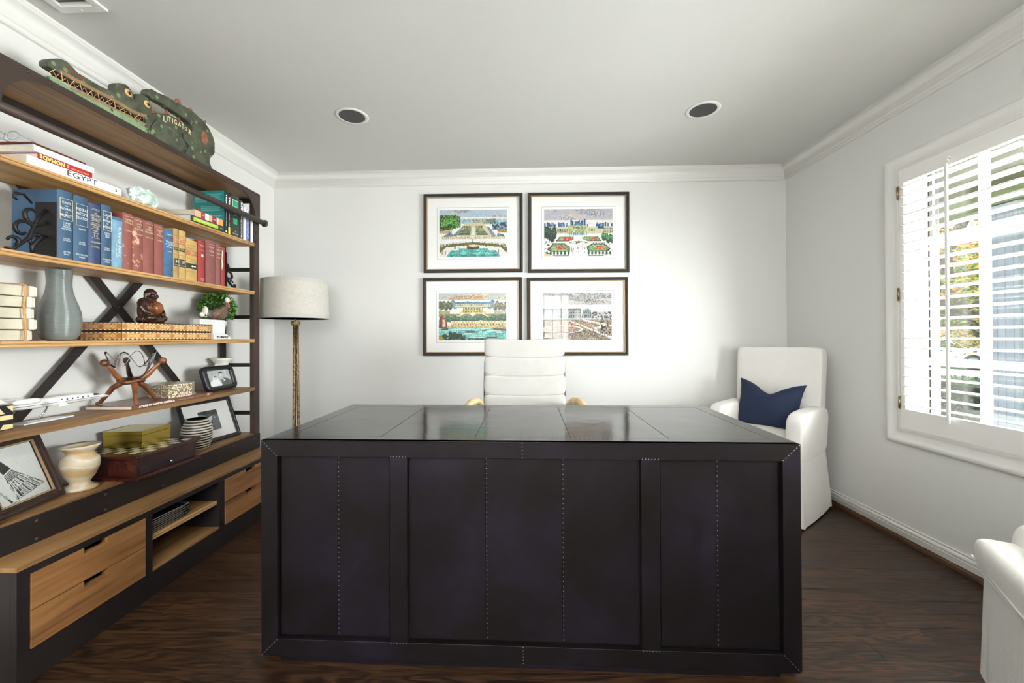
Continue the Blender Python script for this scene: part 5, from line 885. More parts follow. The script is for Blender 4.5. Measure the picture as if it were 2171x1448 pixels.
# ------------------------------------------------------------------ lowest shelf
S5 = .500
def poster():
    c = Cv(150, 150, hx('e3e6e2')); k = '161616'; r = random.Random(2)
    c.tint(c.xx > 0, c.noise(60, 60, 3), 'cfd3ce', .82, .6); c.ell(.44, .30, .05, .06, k); c.poly([(.40, .36), (.52, .36), (.62, .52), (.50, .58)], k); c.poly([(.36, .42), (.46, .44), (.46, .56), (.34, .62)], 'e3e6e2')
    for i in range(6): c.line((.40, .40 + .025 * i), (.46, .42 + .025 * i), .005, k)
    top = [(.50, .60), (.62, .54)]; bot = [(.53, .97), (.97, .86)]
    def at_(u, v): # skirt coordinates: u across, v down
        a_ = (top[0][0] + (top[1][0] - top[0][0]) * u, top[0][1] + (top[1][1] - top[0][1]) * u); b_ = (bot[0][0] + (bot[1][0] - bot[0][0]) * u, bot[0][1] + (bot[1][1] - bot[0][1]) * u); return (a_[0] + (b_[0] - a_[0]) * v, a_[1] + (b_[1] - a_[1]) * v)
    c.poly([at_(0, 0), at_(1, 0), at_(1, 1), at_(.5, 1.02), at_(0, 1)], k)
    for i in range(1, 9): c.line(at_(i / 9, .02), at_(i / 9, .98), .007, 'e3e6e2')
    GLY = {'G': [((.9, .1), (.1, .0)), ((.1, 0), (.1, 1)), ((.1, 1), (.9, 1)), ((.9, 1), (.9, .5)), ((.9, .5), (.5, .5))], 'O': [((.1, 0), (.9, 0)), ((.9, 0), (.9, 1)), ((.9, 1), (.1, 1)), ((.1, 1), (.1, 0))], 'L': [((.1, 0), (.1, 1)), ((.1, 1), (.9, 1))], 'D': [((.1, 0), (.7, 0)), ((.7, 0), (.9, .5)), ((.9, .5), (.7, 1)), ((.7, 1), (.1, 1)), ((.1, 1), (.1, 0))], 'A': [((.1, 1), (.5, 0)), ((.5, 0), (.9, 1)), ((.3, .6), (.7, .6))], 'M': [((.1, 1), (.1, 0)), ((.1, 0), (.5, .6)), ((.5, .6), (.9, 0)), ((.9, 0), (.9, 1))], 'C': [((.9, 0), (.1, 0)), ((.1, 0), (.1, 1)), ((.1, 1), (.9, 1))], 'R': [((.1, 1), (.1, 0)), ((.1, 0), (.9, .1)), ((.9, .1), (.9, .5)), ((.9, .5), (.1, .5)), ((.3, .5), (.9, 1))], 'I': [((.5, 0), (.5, 1))], 'K': [((.1, 0), (.1, 1)), ((.9, 0), (.1, .5)), ((.1, .5), (.9, 1))], 'U': [((.1, 0), (.1, 1)), ((.1, 1), (.9, 1)), ((.9, 1), (.9, 0))], 'H': [((.1, 0), (.1, 1)), ((.9, 0), (.9, 1)), ((.1, .5), (.9, .5))], 'E': [((.9, 0), (.1, 0)), ((.1, 0), (.1, 1)), ((.1, 1), (.9, 1)), ((.1, .5), (.7, .5))]}
    for word, v0, v1 in (('UGOLDA', .30, .60), ('MCGOLDRICK', .64, .98)):
        for i, ch in enumerate(word):
            for (p, q) in GLY[ch]: f_ = lambda s_: at_((i + .12 + .76 * s_[0]) / len(word), v0 + (v1 - v0) * s_[1]); c.line(f_(p), f_(q), .009 if len(word) > 6 else .012, 'e3e6e2')
    for i in range(14): c.rect(.36 + .006 * i, .80 + .013 * i, .375 + .007 * i + .02 * r.random(), .808 + .013 * i, k)
    c.rect(.44, .985, .56, .995, k); return c.a[33:, 44:]
Mx = lean((-1.776, 1.352, S5 + .0035), (-1.835, 1.617, S5 + .0035), .275, .36)
M_ALLI = worn('embossed_brown_leather_frame', '2c1a0f', '4a2e1a', .56, 55)
framed('poster_frame', 'brown leather frame with a black and white typographic dress poster', 'picture', Mx, .2715, .275, .036, .022, poster(), .195, .198, None, M_ALLI, False, True)
# alabaster vase
a = N('banded_alabaster'); v = a.coords((1, 1, 1)); f1 = a.noise(v, 14, 4); wv = a.n('ShaderNodeTexWave', wave_type='BANDS', bands_direction='Z'); wv.inputs['Scale'].default_value = 4.2; wv.inputs['Distortion'].default_value = 3.5; wv.inputs['Detail'].default_value = 3; wv.inputs['Detail Scale'].default_value = 2.0; a.l(v, wv.inputs['Vector'])
a.l(a.ramp(wv.outputs['Fac'], [(.1, lin(hx('c9ad80'))), (.4, lin(hx('ddcdb0'))), (.62, lin(hx('efe8dc'))), (.85, lin(hx('e2d3b6')))]), a.b.inputs['Base Color']); a.set(Roughness=.3, **{'Subsurface Weight': .2}); a.b.inputs['Subsurface Radius'].default_value = (.02, .015, .01); M_ALA = a.m
t = thing('alabaster_vase', 'banded cream alabaster vase beside the chess cabinet', 'vase', (-1.838, 1.692, S5 + .0003)); pr = [(.0001, 0), (.056, 0), (.058, .004), (.057, .011), (.040, .017), (.032, .024), (.034, .034), (.048, .055), (.060, .085), (.0635, .108), (.060, .128), (.048, .142), (.043, .150), (.046, .160), (.062, .176), (.065, .181), (.063, .185), (.050, .176), (.036, .160), (.034, .148), (.040, .13), (.0001, .06)]
MB().lathe(pr, 48).build('vase_body', M_ALA, t, smooth=True)
# chess cabinet and gold box
M_MAHO = wood('dark_mahogany', hx('210d0b'), hx('37140f'), hx('4a1d16'), .25, 'y'); M_MAHD = plain('very_dark_drawer_wood', hx('241418'), .3)
t = thing('chess_cabinet', 'dark mahogany chess box with a checkered top and one drawer', 'chess set', (-1.826, 1.962, S5 + .0003)); hw = .186; hd = .154
MB().box(-hd, hd, -hw, hw, 0, .014).build('base_moulding', M_MAHO, t, .003); MB().box(-hd + .018, hd - .018, -hw + .018, hw - .018, .014, .094).build('box_body', M_MAHO, t, .001); MB().box(-hd, hd, -hw, hw, .094, .110).build('top_board', M_MAHO, t, .004)
sq = .0345; o0 = -4 * sq; b = MB()
for i in range(8):
    for j in range(8): b.mat((i + j) % 2).box(o0 + i * sq, o0 + (i + 1) * sq, o0 + j * sq, o0 + (j + 1) * sq, .1098, .1106)
b.build('checker_squares', [plain('ivory_square', hx('d9d4c2'), .15), plain('black_square', hx('0f0d0c'), .12)], t)
dr = MB().box(hd - .0179, hd - .0155, -hw + .030, hw - .026, .020, .054).build('drawer', M_MAHD, t, .001)
MB().sup((hd - .008, .002, .037), (.007, .006, .006), 1, 1, 14, 10).cyl((hd - .0157, .002, .037), (hd - .010, .002, .037), .003).build('knob', M_CHR, dr, smooth=True)
M_GOLD = plain('polished_brass_sheet', hx('b9a24c'), .16, 1.0); t = thing('gold_box', 'shiny gold lidded box on the chess board', 'box', (-1.873, 1.995, S5 + .1113), .06)
MB().box(-.090, .090, -.086, .086, 0, .058).build('box_body', M_GOLD, t, .0015); MB().box(-.0915, .0915, -.0875, .0875, .0588, .078).build('lid', M_GOLD, t, .0015)
# striped vase
t = thing('striped_vase', 'rounded black and cream striped ridged vase beside the chess cabinet', 'vase', (-1.832, 2.318, S5 + .0003)); H_ = .172; NB = 12
rf = lambda z: float(np.interp(z, [0, .01, .03, .06, .10, .13, .155, .172], [.050, .055, .064, .071, .0735, .068, .057, .045])); b = MB()
for i in range(NB):
    z0, z1 = H_ * i / NB, H_ * (i + 1) / NB; zm = z0 + (z1 - z0) * .58
    b.mat(0).lathe([(rf(z0) - .001, z0), (rf(z0) + .0025, z0 + (zm - z0) * .25), (rf(zm) + .0025, z0 + (zm - z0) * .75), (rf(zm) - .001, zm)], 40); b.mat(1).lathe([(rf(zm) - .001, zm), (rf(z1) - .001, z1)], 40)
b.mat(1).lathe([(.044, H_), (.040, H_), (.060, .10), (.045, .01), (.0001, .008)], 40); b.build('vase_body', [plain('cream_stripe_glaze', hx('dcd5c6'), .35), plain('black_stripe_glaze', hx('15130f'), .4)], t, smooth=True, angle=60)
def photo_dance():
    c = Cv(70, 70, hx('6f7072')); c.poly([(0, 0), (1, 0), (1, .3), (0, .12)], '2a2a2c'); c.poly([(.62, 0), (.70, 0), (.55, 1), (.44, 1)], '3c3c3e'); c.poly([(.80, .25), (.86, .2), (.95, .9), (.9, .95)], '56575a'); c.ell(.80, .38, .05, .03, 'd0d0d0')
    c.poly([(.30, 1), (.28, .60), (.38, .48), (.34, .40), (.50, .34), (.66, .28), (.62, .46), (.50, .62), (.56, .85), (.50, 1)], 'e6e6ea'); c.ell(.48, .24, .08, .10, '4a4a4c'); c.ell(.40, .36, .05, .08, '2a2a2c'); c.ell(.52, .78, .06, .05, '2c2c2e'); c.ell(.56, .70, .03, .03, 'f0f0f0'); c.tint(c.xx > 0, c.noise(40, 40, 3), '8a8b8d', .75, .4); c.grain(.08, 6); return c.a
Mx = lean((-1.872, 2.305, S5 + .001), (-1.815, 2.652, S5 + .001), .262, .36)
framed('photo_frame', 'black frame with a wide white mat and small dancing photograph', 'photo frame', Mx, .352, .262, .022, .018, photo_dance(), .128, .125, None, plain('flat_black_frame', hx('121214'), .35), False, False)

# ------------------------------------------------------------------ the big metal desk
dk = thing('desk', 'large dark zinc clad desk with studded seams and a polished top', 'desk', (.0084, 1.4184, 0), -.01959)
DW, DD_, DZ = .915, .7686, .769
b = MB(); ZT = .712; ZB = .077; R_ = .020
# front frame members
def member(x0, x1, z0, z1): return MB().box(x0, x1, 0, R_ + .004, z0, z1).build('front_rail' if x1 - x0 > .2 else 'front_stile', M_ZINC, dk, .0015)
MB().prism([(-DW, DZ), (DW, DZ), (DW - .058, ZT), (-DW + .058, ZT)], (0, 0, 0), (1, 0, 0), (0, 0, 1), (0, R_ + .004, 0)).build('front_rail', M_ZINC, dk, .0012)
MB().prism([(-DW, .017), (DW, .017), (DW - .058, ZB), (-DW + .058, ZB)], (0, 0, 0), (1, 0, 0), (0, 0, 1), (0, R_ + .004, 0)).build('front_rail', M_ZINC, dk, .0012)
for sg in (-1, 1): MB().prism([(sg * DW, .017), (sg * (DW - .058), ZB), (sg * (DW - .058), ZT), (sg * DW, DZ)], (0, 0, 0), (1, 0, 0), (0, 0, 1), (0, R_ + .004, 0)).build('front_stile', M_ZINC, dk, .0012)
for sg in (-1, 1): MB().box(sg * .428 - .031, sg * .428 + .031, .0006, R_ + .004, ZB + .0005, ZT - .0005).build('front_stile', M_ZINC, dk, .0012)
def pillow_panel(x0, x1): # sheet metal panel, edges rolled back
    return MB().box(x0 + .002, x1 - .002, R_ - .002, R_ + .006, ZB + .002, ZT - .002).build('front_panel', M_ZINC, dk, .004, seg=3)
for x0, x1 in ((-.857, -.649), (-.6488, -.459), (-.397, -.128), (-.1278, .134), (.1342, .397), (.459, .649), (.6492, .857)): 
    lo_ = .006 if x0 in (-.857, -.397, .459) else 0; hi_ = .006 if x1 in (-.459, .397, .857) else 0
    MB().box(x0 + lo_, x1 - hi_, R_ - .004, R_ + .006, ZB + .008, ZT - .001).build('front_panel', M_ZINC, dk, .0015)
MB().box(-DW + .05, DW - .05, R_ + .006, R_ + .02, .06, .73).build('front_back_sheet', M_BLACK, dk)
# side and back bodies
for sg in (-1, 1):
    x0, x1 = (sg * DW, sg * (DW - .02)) if sg < 0 else (DW - .02, DW)
    MB().box(x0, x1, R_ + .0045, DD_, .017, DZ - .058).build('side_panel', M_ZINC, dk, .0012)
for sg in (-1, 1):
    x0, x1 = (-DW + .02, -.43) if sg < 0 else (.43, DW - .02)
    MB().box(x0, x1, .05, DD_ - .012, .03, DZ - .06).build('pedestal', M_ZINC, dk)
    for i in range(3): dr = MB().box(x0 + .01, x1 - .01, DD_ - .0115, DD_ - .001, .05 + i * .215, .255 + i * .215).build('drawer', M_ZINC, dk, .0015); MB().tube([((x0 + x1) / 2 - .05, DD_ - .001, .2 + i * .215), ((x0 + x1) / 2 - .05, DD_ + .02, .2 + i * .215), ((x0 + x1) / 2 + .05, DD_ + .02, .2 + i * .215), ((x0 + x1) / 2 + .05, DD_ - .001, .2 + i * .215)], .005, 8).build('handle', M_NAIL, dr)
MB().box(-.845, .845, .004, DD_ - .05, 0, .0165).build('plinth', M_ZINC, dk)
# top: border strips and five field sheets
bw = .060; TZ = DZ - .0012
MB().box(-DW + .001, DW - .001, R_ + .0045, DD_, DZ - .058, DZ - .004).build('top_core', M_ZINC, dk)
for pl in ([(-DW, .0), (DW, .0), (DW - bw, bw), (-DW + bw, bw)], [(-DW, DD_), (-DW + bw, DD_ - bw), (DW - bw, DD_ - bw), (DW, DD_)], [(-DW, 0), (-DW + bw, bw), (-DW + bw, DD_ - bw), (-DW, DD_)], [(DW, 0), (DW, DD_), (DW - bw, DD_ - bw), (DW - bw, bw)]):
    MB().prism(pl, (0, 0, DZ - .004), (1, 0, 0), (0, 1, 0), (0, 0, .004)).build('top_border', M_ZTOP, dk, .0008)
xs = [-DW + bw, -.510, -.170, .170, .510, DW - bw]
for a_, c_ in zip(xs[:-1], xs[1:]): MB().box(a_ + .0006, c_ - .0006, bw + .0006, DD_ - bw - .0006, DZ - .004, DZ - .0002).build('top_sheet', M_ZTOP, dk, .0008)
# nails
def nails(p, q, step, n_, flat=1):
    p = V3(p); q = V3(q); k = max(2, int((q - p).length / step)); b = MB(); Nn = V3(n_)
    for i in range(k + 1):
        c = p + (q - p) * (i / k); h_ = (.0007, .0019, .0019) if abs(Nn.x) > .5 else ((.0019, .0007, .0019) if abs(Nn.y) > .5 else (.0016, .0016, .0004)); b.sup(tuple(c), h_, 1, 1, 6, 4)
    return b.build('nail_row', M_NAIL, dk, stuff=True)
for x in (-.649, -.128, .134, .649): nails((x + .004, R_ - .004, ZB + .015), (x + .004, R_ - .004, ZT - .006), .0165, (0, 1, 0))
for sg in (-1, 1):
    nails((sg * (DW - .004), 0, DZ - .004), (sg * (DW - .056), 0, ZT + .003), .012, (0, 1, 0)); nails((sg * (DW - .004), 0, .021), (sg * (DW - .056), 0, ZB - .003), .012, (0, 1, 0))
    nails((sg * .428 - .026, .0, ZT + .003), (sg * .428 + .026, .0, ZT + .003), .010, (0, 1, 0)); nails((sg * .428 - .026, .0, ZB - .003), (sg * .428 + .026, .0, ZB - .003), .010, (0, 1, 0))
nails((0, 0, ZT + .004), (0, 0, DZ - .004), .010, (0, 1, 0)); nails((0, 0, .02), (0, 0, ZB - .003), .010, (0, 1, 0))
for x in (-.507, -.167, .173, .513): nails((x, bw + .01, DZ), (x, DD_ - bw - .01, DZ), .014, (0, 0, 1))
nails((-DW + bw, bw + .003, DZ), (DW - bw, bw + .003, DZ), .016, (0, 0, 1)); nails((-DW + bw, DD_ - bw - .003, DZ), (DW - bw, DD_ - bw - .003, DZ), .016, (0, 0, 1))
for sg in (-1, 1): nails((sg * (DW - bw - .003), bw, DZ), (sg * (DW - bw - .003), DD_ - bw, DZ), .016, (0, 0, 1))

# ------------------------------------------------------------------ desk chair
ch_ = thing('desk_chair', 'white linen channel backed desk chair with pale curved arms behind the desk', 'chair', (.033, 2.60, 0))
M_CHF = fabric('striated_white_linen', hx('bfbdb9'), .92, 260, .14, .03); M_ARM = plain('cream_horn_arm', hx('c9b184'), .4, 0, .25, 14)
zb = [.50, .627, .752, .875, .995, 1.112]
for i in range(5):
    z0, z1 = zb[i], zb[i + 1]; hz = (z1 - z0) / 2; hw = .262 - .002 * (4 - i) * 0 
    fn = lambda p: (p.x, p.y + .018 * (p.x / .26) ** 2 * 0 , p.z - .012 * (1 - (p.x / .262) ** 2))
    MB().sup((0, .10 + .012 * i, (z0 + z1) / 2 + .006), (hw, .040, hz + .0015), .20, .22, 48, 24, fn).build('back_cushion', M_CHF, ch_, smooth=True)
MB().box(-.245, .245, .135, .155, .50, 1.07).build('back_shell', M_CHF, ch_, .01)
for sg in (-1, 1): MB().tube([(sg * .262, .135, .50), (sg * .264, .14, .80), (sg * .262, .165, .96)], .006, 8).build('back_bar', M_CHR, ch_, smooth=True)
MB().sup((0, -.13, .475), (.26, .25, .055), .35, .3, 40, 16).build('seat_cushion', M_CHF, ch_, smooth=True)
for sg in (-1, 1):
    MB().tube([(sg * .355, -.21, .56), (sg * .362, -.20, .66), (sg * .345, -.19, .715), (sg * .315, -.17, .745), (sg * .290, -.10, .742), (sg * .278, .0, .715), (sg * .272, .10, .66)], [.016, .018, .019, .019, .018, .016, .014], 12, flat=1.25).build('arm', M_ARM, ch_, smooth=True)
    MB().tube([(sg * .33, -.20, .60), (sg * .29, -.16, .50), (sg * .22, -.10, .44)], .012, 8).build('arm_bracket', M_CHR, ch_, smooth=True)
MB().cyl((0, -.08, .10), (0, -.08, .43), .028, n=18).build('gas_column', M_CHR, ch_, smooth=True)
for i in range(5):
    a_ = PI / 2 + i * 2 * PI / 5; o = MB().tube([(0, -.08, .11), (.28 * math.cos(a_), -.08 + .28 * math.sin(a_), .07)], [.022, .014], 10).build('base_leg', M_CHR, ch_, smooth=True)
    MB().cyl((.28 * math.cos(a_) - .012, -.08 + .28 * math.sin(a_), .026), (.28 * math.cos(a_) + .012, -.08 + .28 * math.sin(a_), .026), .026, n=16).build('caster', M_BLACK, o, smooth=False)

# ------------------------------------------------------------------ floor lamp
t = thing('floor_lamp', 'bronze floor lamp of clustered rods with a white linen drum shade', 'floor lamp', (-1.634, 3.0, 0))
a = N('linen_lampshade'); f = a.noise(a.coords((40, 40, 300)), 1, 3); f2 = a.noise(a.coords((300, 300, 40)), 1, 3); mm = a.n('ShaderNodeMath', operation='ADD'); a.l(f, mm.inputs[0]); a.l(f2, mm.inputs[1]); a.l(a.ramp(mm.outputs[0], [(.7, lin(hx('a8a49b'))), (1.3, lin(hx('bebab1')))]), a.b.inputs['Base Color']); a.set(Roughness=.9); M_SHADE = a.m
M_BAND = plain('linen_band', hx('b3b0a9'), .85)
sh = MB().lathe([(.2285, 1.268), (.222, 1.542), (.2195, 1.542), (.226, 1.268)], 64).build('shade', M_SHADE, t, smooth=True, angle=40)
MB().lathe([(.2292, 1.266), (.2287, 1.292), (.2283, 1.292), (.2288, 1.266)], 64).build('shade_band', M_BAND, sh); MB().lathe([(.2230, 1.520), (.2226, 1.544), (.2221, 1.544), (.2225, 1.520)], 64).build('shade_band', M_BAND, sh)
a = N('gilded_bronze_bark'); f = a.noise(a.coords((1, 1, .6)), 90, 4, .7); a.l(a.ramp(f, [(.38, lin(hx('3a2a1c'))), (.52, lin(hx('7a6240'))), (.68, lin(hx('b39a66')))]), a.b.inputs['Base Color']); a.set(Metallic=.6, Roughness=.42); a.bump(f, .5, .006); M_BARK = a.m
for a_, k in ((.3, 1), (2.4, 1), (4.5, 1)):
    ca_, sa = math.cos(a_), math.sin(a_); MB().tube([(.0125 * ca_, .0125 * sa, 1.225), (.014 * ca_, .014 * sa, .9), (.019 * ca_, .019 * sa, .5), (.050 * ca_, .050 * sa, .15), (.12 * ca_, .12 * sa, .012)], [.0098, .0098, .0095, .0095, .009], 10).build('rod', M_BARK, t, smooth=True)
MB().lathe([(.0001, 1.218), (.028, 1.218), (.032, 1.226), (.030, 1.246), (.022, 1.250), (.0001, 1.250)], 24).build('rod_collar', M_BARK, t, smooth=True, angle=40)
MB().lathe([(.0001, 0), (.14, 0), (.14, .008), (.10, .014), (.0001, .015)], 40).build('base', M_BARK, t, smooth=True, angle=40)
M_SOCK = plain('black_socket', hx('1c1a18'), .4, .3)
MB().cyl((0, 0, 1.25), (0, 0, 1.40), .006, n=10).tube([(0, 0, 1.265), (.02, 0, 1.268), (.026, 0, 1.285), (.022, 0, 1.30)], .004, 8).tube([(0, 0, 1.265), (-.02, 0, 1.268), (-.026, 0, 1.285), (-.022, 0, 1.30)], .004, 8).cyl((.022, 0, 1.295), (.022, 0, 1.34), .014, n=12).cyl((-.022, 0, 1.295), (-.022, 0, 1.34), .014, n=12).cyl((0, 0, 1.40), (0, 0, 1.545), .004, n=8).build('socket_cluster', M_SOCK, t)
b = MB()
for i in range(3): a_ = i * 2 * PI / 3 + .4; b.tube([(0, 0, 1.536), (.2215 * math.cos(a_), .2215 * math.sin(a_), 1.536)], .002, 6)
b.build('shade_spider', M_SOCK, t); MB().sup((0, 0, 1.556), (.013, .013, .009), 1, 1, 14, 8).cyl((0, 0, 1.543), (0, 0, 1.55), .005).build('finial', M_BARK, t, smooth=True)

# ------------------------------------------------------------------ slipcovered armchairs
def slip_chair(name, label, loc, rz, hw, hd, seat, armh, backh, hem, armlen, tcush=0.0, legs=False, flare=.05):
    t = thing(name, label, 'armchair', loc, rz, 'white slipcovered armchairs')
    # skirt: lofted rounded rectangle, soft folds towards the hem
    n = 120; lev = [hem, hem + .03, hem + (seat - hem) * .35, hem + (seat - hem) * .7, seat - .04, seat - .02]; vs = []; fs = []
    for li, z in enumerate(lev):
        k = 1 - (z - hem) / (seat - .02 - hem)
        for j in range(n):
            a_ = 2 * PI * j / n; e = .22; cx, sy = math.cos(a_), math.sin(a_)
            px = math.copysign(abs(cx) ** e, cx) * (hw + flare * k * .6); py = math.copysign(abs(sy) ** e, sy) * (hd + flare * k * .6)
            wv_ = 1 + k * (.010 * math.sin(a_ * 19 + 1) + .007 * math.sin(a_ * 31 + 2)); vs.append((px * wv_, py * wv_, z + (.006 * math.sin(a_ * 9) * k if li == 0 else 0)))
    for i in range(len(lev) - 1):
        for j in range(n): fs.append((i * n + j, i * n + (j + 1) % n, (i + 1) * n + (j + 1) % n, (i + 1) * n + j))
    fs.append(tuple(range((len(lev) - 1) * n, len(lev) * n))); MB().add(vs, fs).build('skirt', M_SLIP, t, smooth=True, sub=1)
    # back: slab leaning back, softly curved
    bz0, bz1 = seat - .06, backh; 
    def bf(p):
        u = (p.z / ((bz1 - bz0) / 2) + 1) / 2; return (p.x * (1 + .04 * u), p.y + .05 * u - .012 * math.cos(p.x / hw * 1.5), p.z + .004 * math.sin(p.x * 14))
    MB().sup((0, hd - .075, (bz0 + bz1) / 2), (hw - .012, .060, (bz1 - bz0) / 2), .13, .16, 56, 40, bf).build('back', M_SLIP, t, smooth=True)
    for sg in (-1, 1):
        def af(p):
            u = (-p.y / (armlen / 2) + 1) / 2; w_ = (p.z / ((armh - seat + .12) / 2) + 1) / 2
            return (p.x * (1 + .12 * w_) + sg * .006 * w_, p.y + .02 * w_, p.z - .014 * max(0, u - .35) ** 1.5 * w_)
        yc_ = hd - .03 - armlen / 2
        MB().sup((sg * (hw - .038), yc_, (seat - .12 + armh) / 2), (.050, armlen / 2, (armh - seat + .12) / 2), .38, .32, 40, 24, af).build('arm', M_SLIP, t, smooth=True)
    sw = hw - .09; MB().sup((0, -.02, seat - .012), (sw + .005, hd - .075, .052), .28, .22, 48, 16, lambda p: (p.x, p.y, p.z + .012 * (1 - (p.x / sw) ** 2) * (1 if p.z > 0 else 0))).build('seat_cushion', M_SLIP, t, smooth=True)
    if tcush:
        MB().sup((0, -hd + .095, seat - .036), (hw + .006, .105, .056), .45, .20, 56, 18, lambda p: (p.x, p.y, p.z + .006 * math.sin(p.x * 9) * (p.z > 0))).build('seat_front', M_SLIP, t, smooth=True)
        MB().tube([(-hw - .002, -hd - .004, seat - .060), (0, -hd - .012, seat - .062), (hw + .002, -hd - .004, seat - .060)], .0028, 6).build('piping', M_SLIP, t, smooth=True)
    MB().tube([(math.copysign(abs(math.cos(q)) ** .22, math.cos(q)) * (hw + .0065), math.copysign(abs(math.sin(q)) ** .22, math.sin(q)) * (hd + .0065), seat - .075) for q in [2 * PI * j / 72 for j in range(72)]], .0022, 6, closed=True).build('skirt_seam', M_SLIP, t, smooth=True)
    if legs:
        for sx in (-1, 1):
            for sy in (-1, 1): MB().cyl((sx * (hw - .05), sy * (hd - .05), 0), (sx * (hw - .05), sy * (hd - .05), hem + .06), .014, .022, 12).build('leg', plain('dark_leg_wood', hx('1d120c'), .4), t)
    return t
ac = slip_chair('armchair', 'white slipcovered armchair in the back corner holding the navy pillow', (1.640, 2.845, 0), -.878, .268, .30, .47, .665, 1.045, .012, .50)
ac2 = slip_chair('armchair', 'white slipcovered armchair cropped by the frame under the shuttered window', (1.475, .855, 0), math.radians(-121), .30, .33, .53, .612, .98, .150, .57, .1, True, .012)
# navy pillow
a = N('navy_slub_fabric'); f = a.noise(a.coords((14, 14, 160)), 1, 4); f2 = a.noise(a.coords((160, 160, 9)), 1, 4); f3 = a.noise(a.coords((1, 1, 1)), 7, 3); m1 = a.n('ShaderNodeMath', operation='ADD'); a.l(f, m1.inputs[0]); a.l(f2, m1.inputs[1]); m2 = a.n('ShaderNodeMath', operation='MULTIPLY_ADD'); a.l(f3, m2.inputs[0]); m2.inputs[1].default_value = .8; a.l(m1.outputs[0], m2.inputs[2])
a.l(a.ramp(m2.outputs[0], [(1.1, lin(hx('0b1a36'))), (1.45, lin(hx('122a50'))), (1.75, lin(hx('35507a')))]), a.b.inputs['Base Color']); a.set(Roughness=.9); a.bump(m1.outputs[0], .2, .004)
NP = 30; vs = []; fs = []
def pil(u, v, s_):
    tk = .075 * max(0, (1 - u ** 2)) ** .55 * max(0, (1 - v ** 2)) ** .55
    x = .205 * u * (1 - .10 * (1 - v * v)) ; z = .165 * v * (1 - .07 * (1 - u * u)); dent = math.exp(-((u) / .45) ** 2) * max(0, v) ** 2; z -= .060 * dent + .02 * max(0, v) * (1 - abs(u)) ; tk *= 1 - .55 * math.exp(-(u / .22) ** 2) * max(0, v) ** 1.5
    return (x, s_ * tk, z)
for s_ in (-1, 1):
    for i in range(NP + 1):
        for j in range(NP + 1): vs.append(pil(-1 + 2 * j / NP, -1 + 2 * i / NP, s_))
o_ = (NP + 1) ** 2
for i in range(NP):
    for j in range(NP): q = i * (NP + 1) + j; fs.append((q, q + 1, q + NP + 2, q + NP + 1)); fs.append((q + o_, q + o_ + NP + 1, q + o_ + NP + 2, q + o_ + 1))
pm_ = MB().add(vs, fs).build('pillow', a.m, smooth=True, weld=True); tag(pm_, 'navy blue slubby pillow with a chopped top on the corner armchair', 'pillow')
ang = -.878; lx = Matrix.Translation((1.640, 2.845, 0)) @ Matrix.Rotation(ang, 4, 'Z') @ Matrix.Translation((-.010, .085, .655)) @ Matrix.Rotation(-.30, 4, 'X') @ Matrix.Rotation(.05, 4, 'Y'); pm_.matrix_world = lx

# ------------------------------------------------------------------ carved alligator on top of the bookcase
UPJ = [(1.515, 2.168), (1.518, 2.179), (1.529, 2.191), (1.554, 2.21), (1.57, 2.216), (1.587, 2.216), (1.6, 2.211), (1.612, 2.205), (1.624, 2.198), (1.642, 2.199), (1.687, 2.199), (1.726, 2.201), (1.756, 2.205), (1.774, 2.208), (1.78, 2.23), (1.784, 2.251), (1.803, 2.267), (1.829, 2.276), (1.837, 2.275), (1.859, 2.261), (1.867, 2.23), (1.872, 2.242), (1.884, 2.265), (1.909, 2.28), (1.94, 2.278), (1.958, 2.256), (1.965, 2.229), (1.968, 2.215), (1.926, 2.175), (1.902, 2.167), (1.856, 2.158), (1.756, 2.163), (1.697, 2.157), (1.642, 2.155), (1.59, 2.152), (1.549, 2.154), (1.517, 2.157)]
LOJ = [(1.515, 2.115), (1.521, 2.123), (1.534, 2.131), (1.548, 2.132), (1.567, 2.129), (1.58, 2.125), (1.597, 2.122), (1.642, 2.125), (1.697, 2.13), (1.756, 2.134), (1.818, 2.142), (1.869, 2.143), (1.922, 2.147), (1.94, 2.118), (1.94, 2.086), (1.535, 2.086)]
BOD = [(1.929, 2.194), (1.968, 2.218), (2.013, 2.246), (2.055, 2.264), (2.099, 2.271), (2.149, 2.27), (2.197, 2.263), (2.204, 2.252), (2.225, 2.266), (2.22, 2.278), (2.202, 2.29), (2.158, 2.299), (2.095, 2.299), (2.036, 2.3), (1.979, 2.294), (1.947, 2.294), (1.94, 2.306), (1.947, 2.324), (1.968, 2.338), (1.998, 2.34), (2.055, 2.354), (2.116, 2.358), (2.18, 2.366), (2.238, 2.366), (2.295, 2.356), (2.335, 2.339), (2.371, 2.304), (2.386, 2.27), (2.386, 2.208), (2.345, 2.156), (2.335, 2.134), (2.372, 2.086), (1.93, 2.086), (1.936, 2.14)]
gt = thing('carved_alligator', 'green folk art wooden alligator lettered LITIGATOR on top of the bookcase', 'carving', (-1.795, 1.95, 2.0855))
def gator_mat(name, c1, c2, spot, lo):
    a = N(name); v = a.coords((1, 1, 1), False); f = a.noise(v, 16, 6, .7); c = a.ramp(f, [(.36, lin(hx(c1))), (.62, lin(hx(c2)))]); vo = a.n('ShaderNodeTexVoronoi'); vo.inputs['Scale'].default_value = 24; a.l(v, vo.inputs['Vector']); lt = a.n('ShaderNodeMath', operation='LESS_THAN'); lt.inputs[1].default_value = lo; a.l(vo.outputs['Distance'], lt.inputs[0])
    mx = a.n('ShaderNodeMixRGB'); a.l(lt.outputs[0], mx.inputs[0]); a.l(c, mx.inputs[1]); mx.inputs[2].default_value = (*lin(hx(spot)), 1); a.l(mx.outputs[0], a.b.inputs['Base Color']); a.set(Roughness=.7); a.bump(f, .3, .006); return a.m
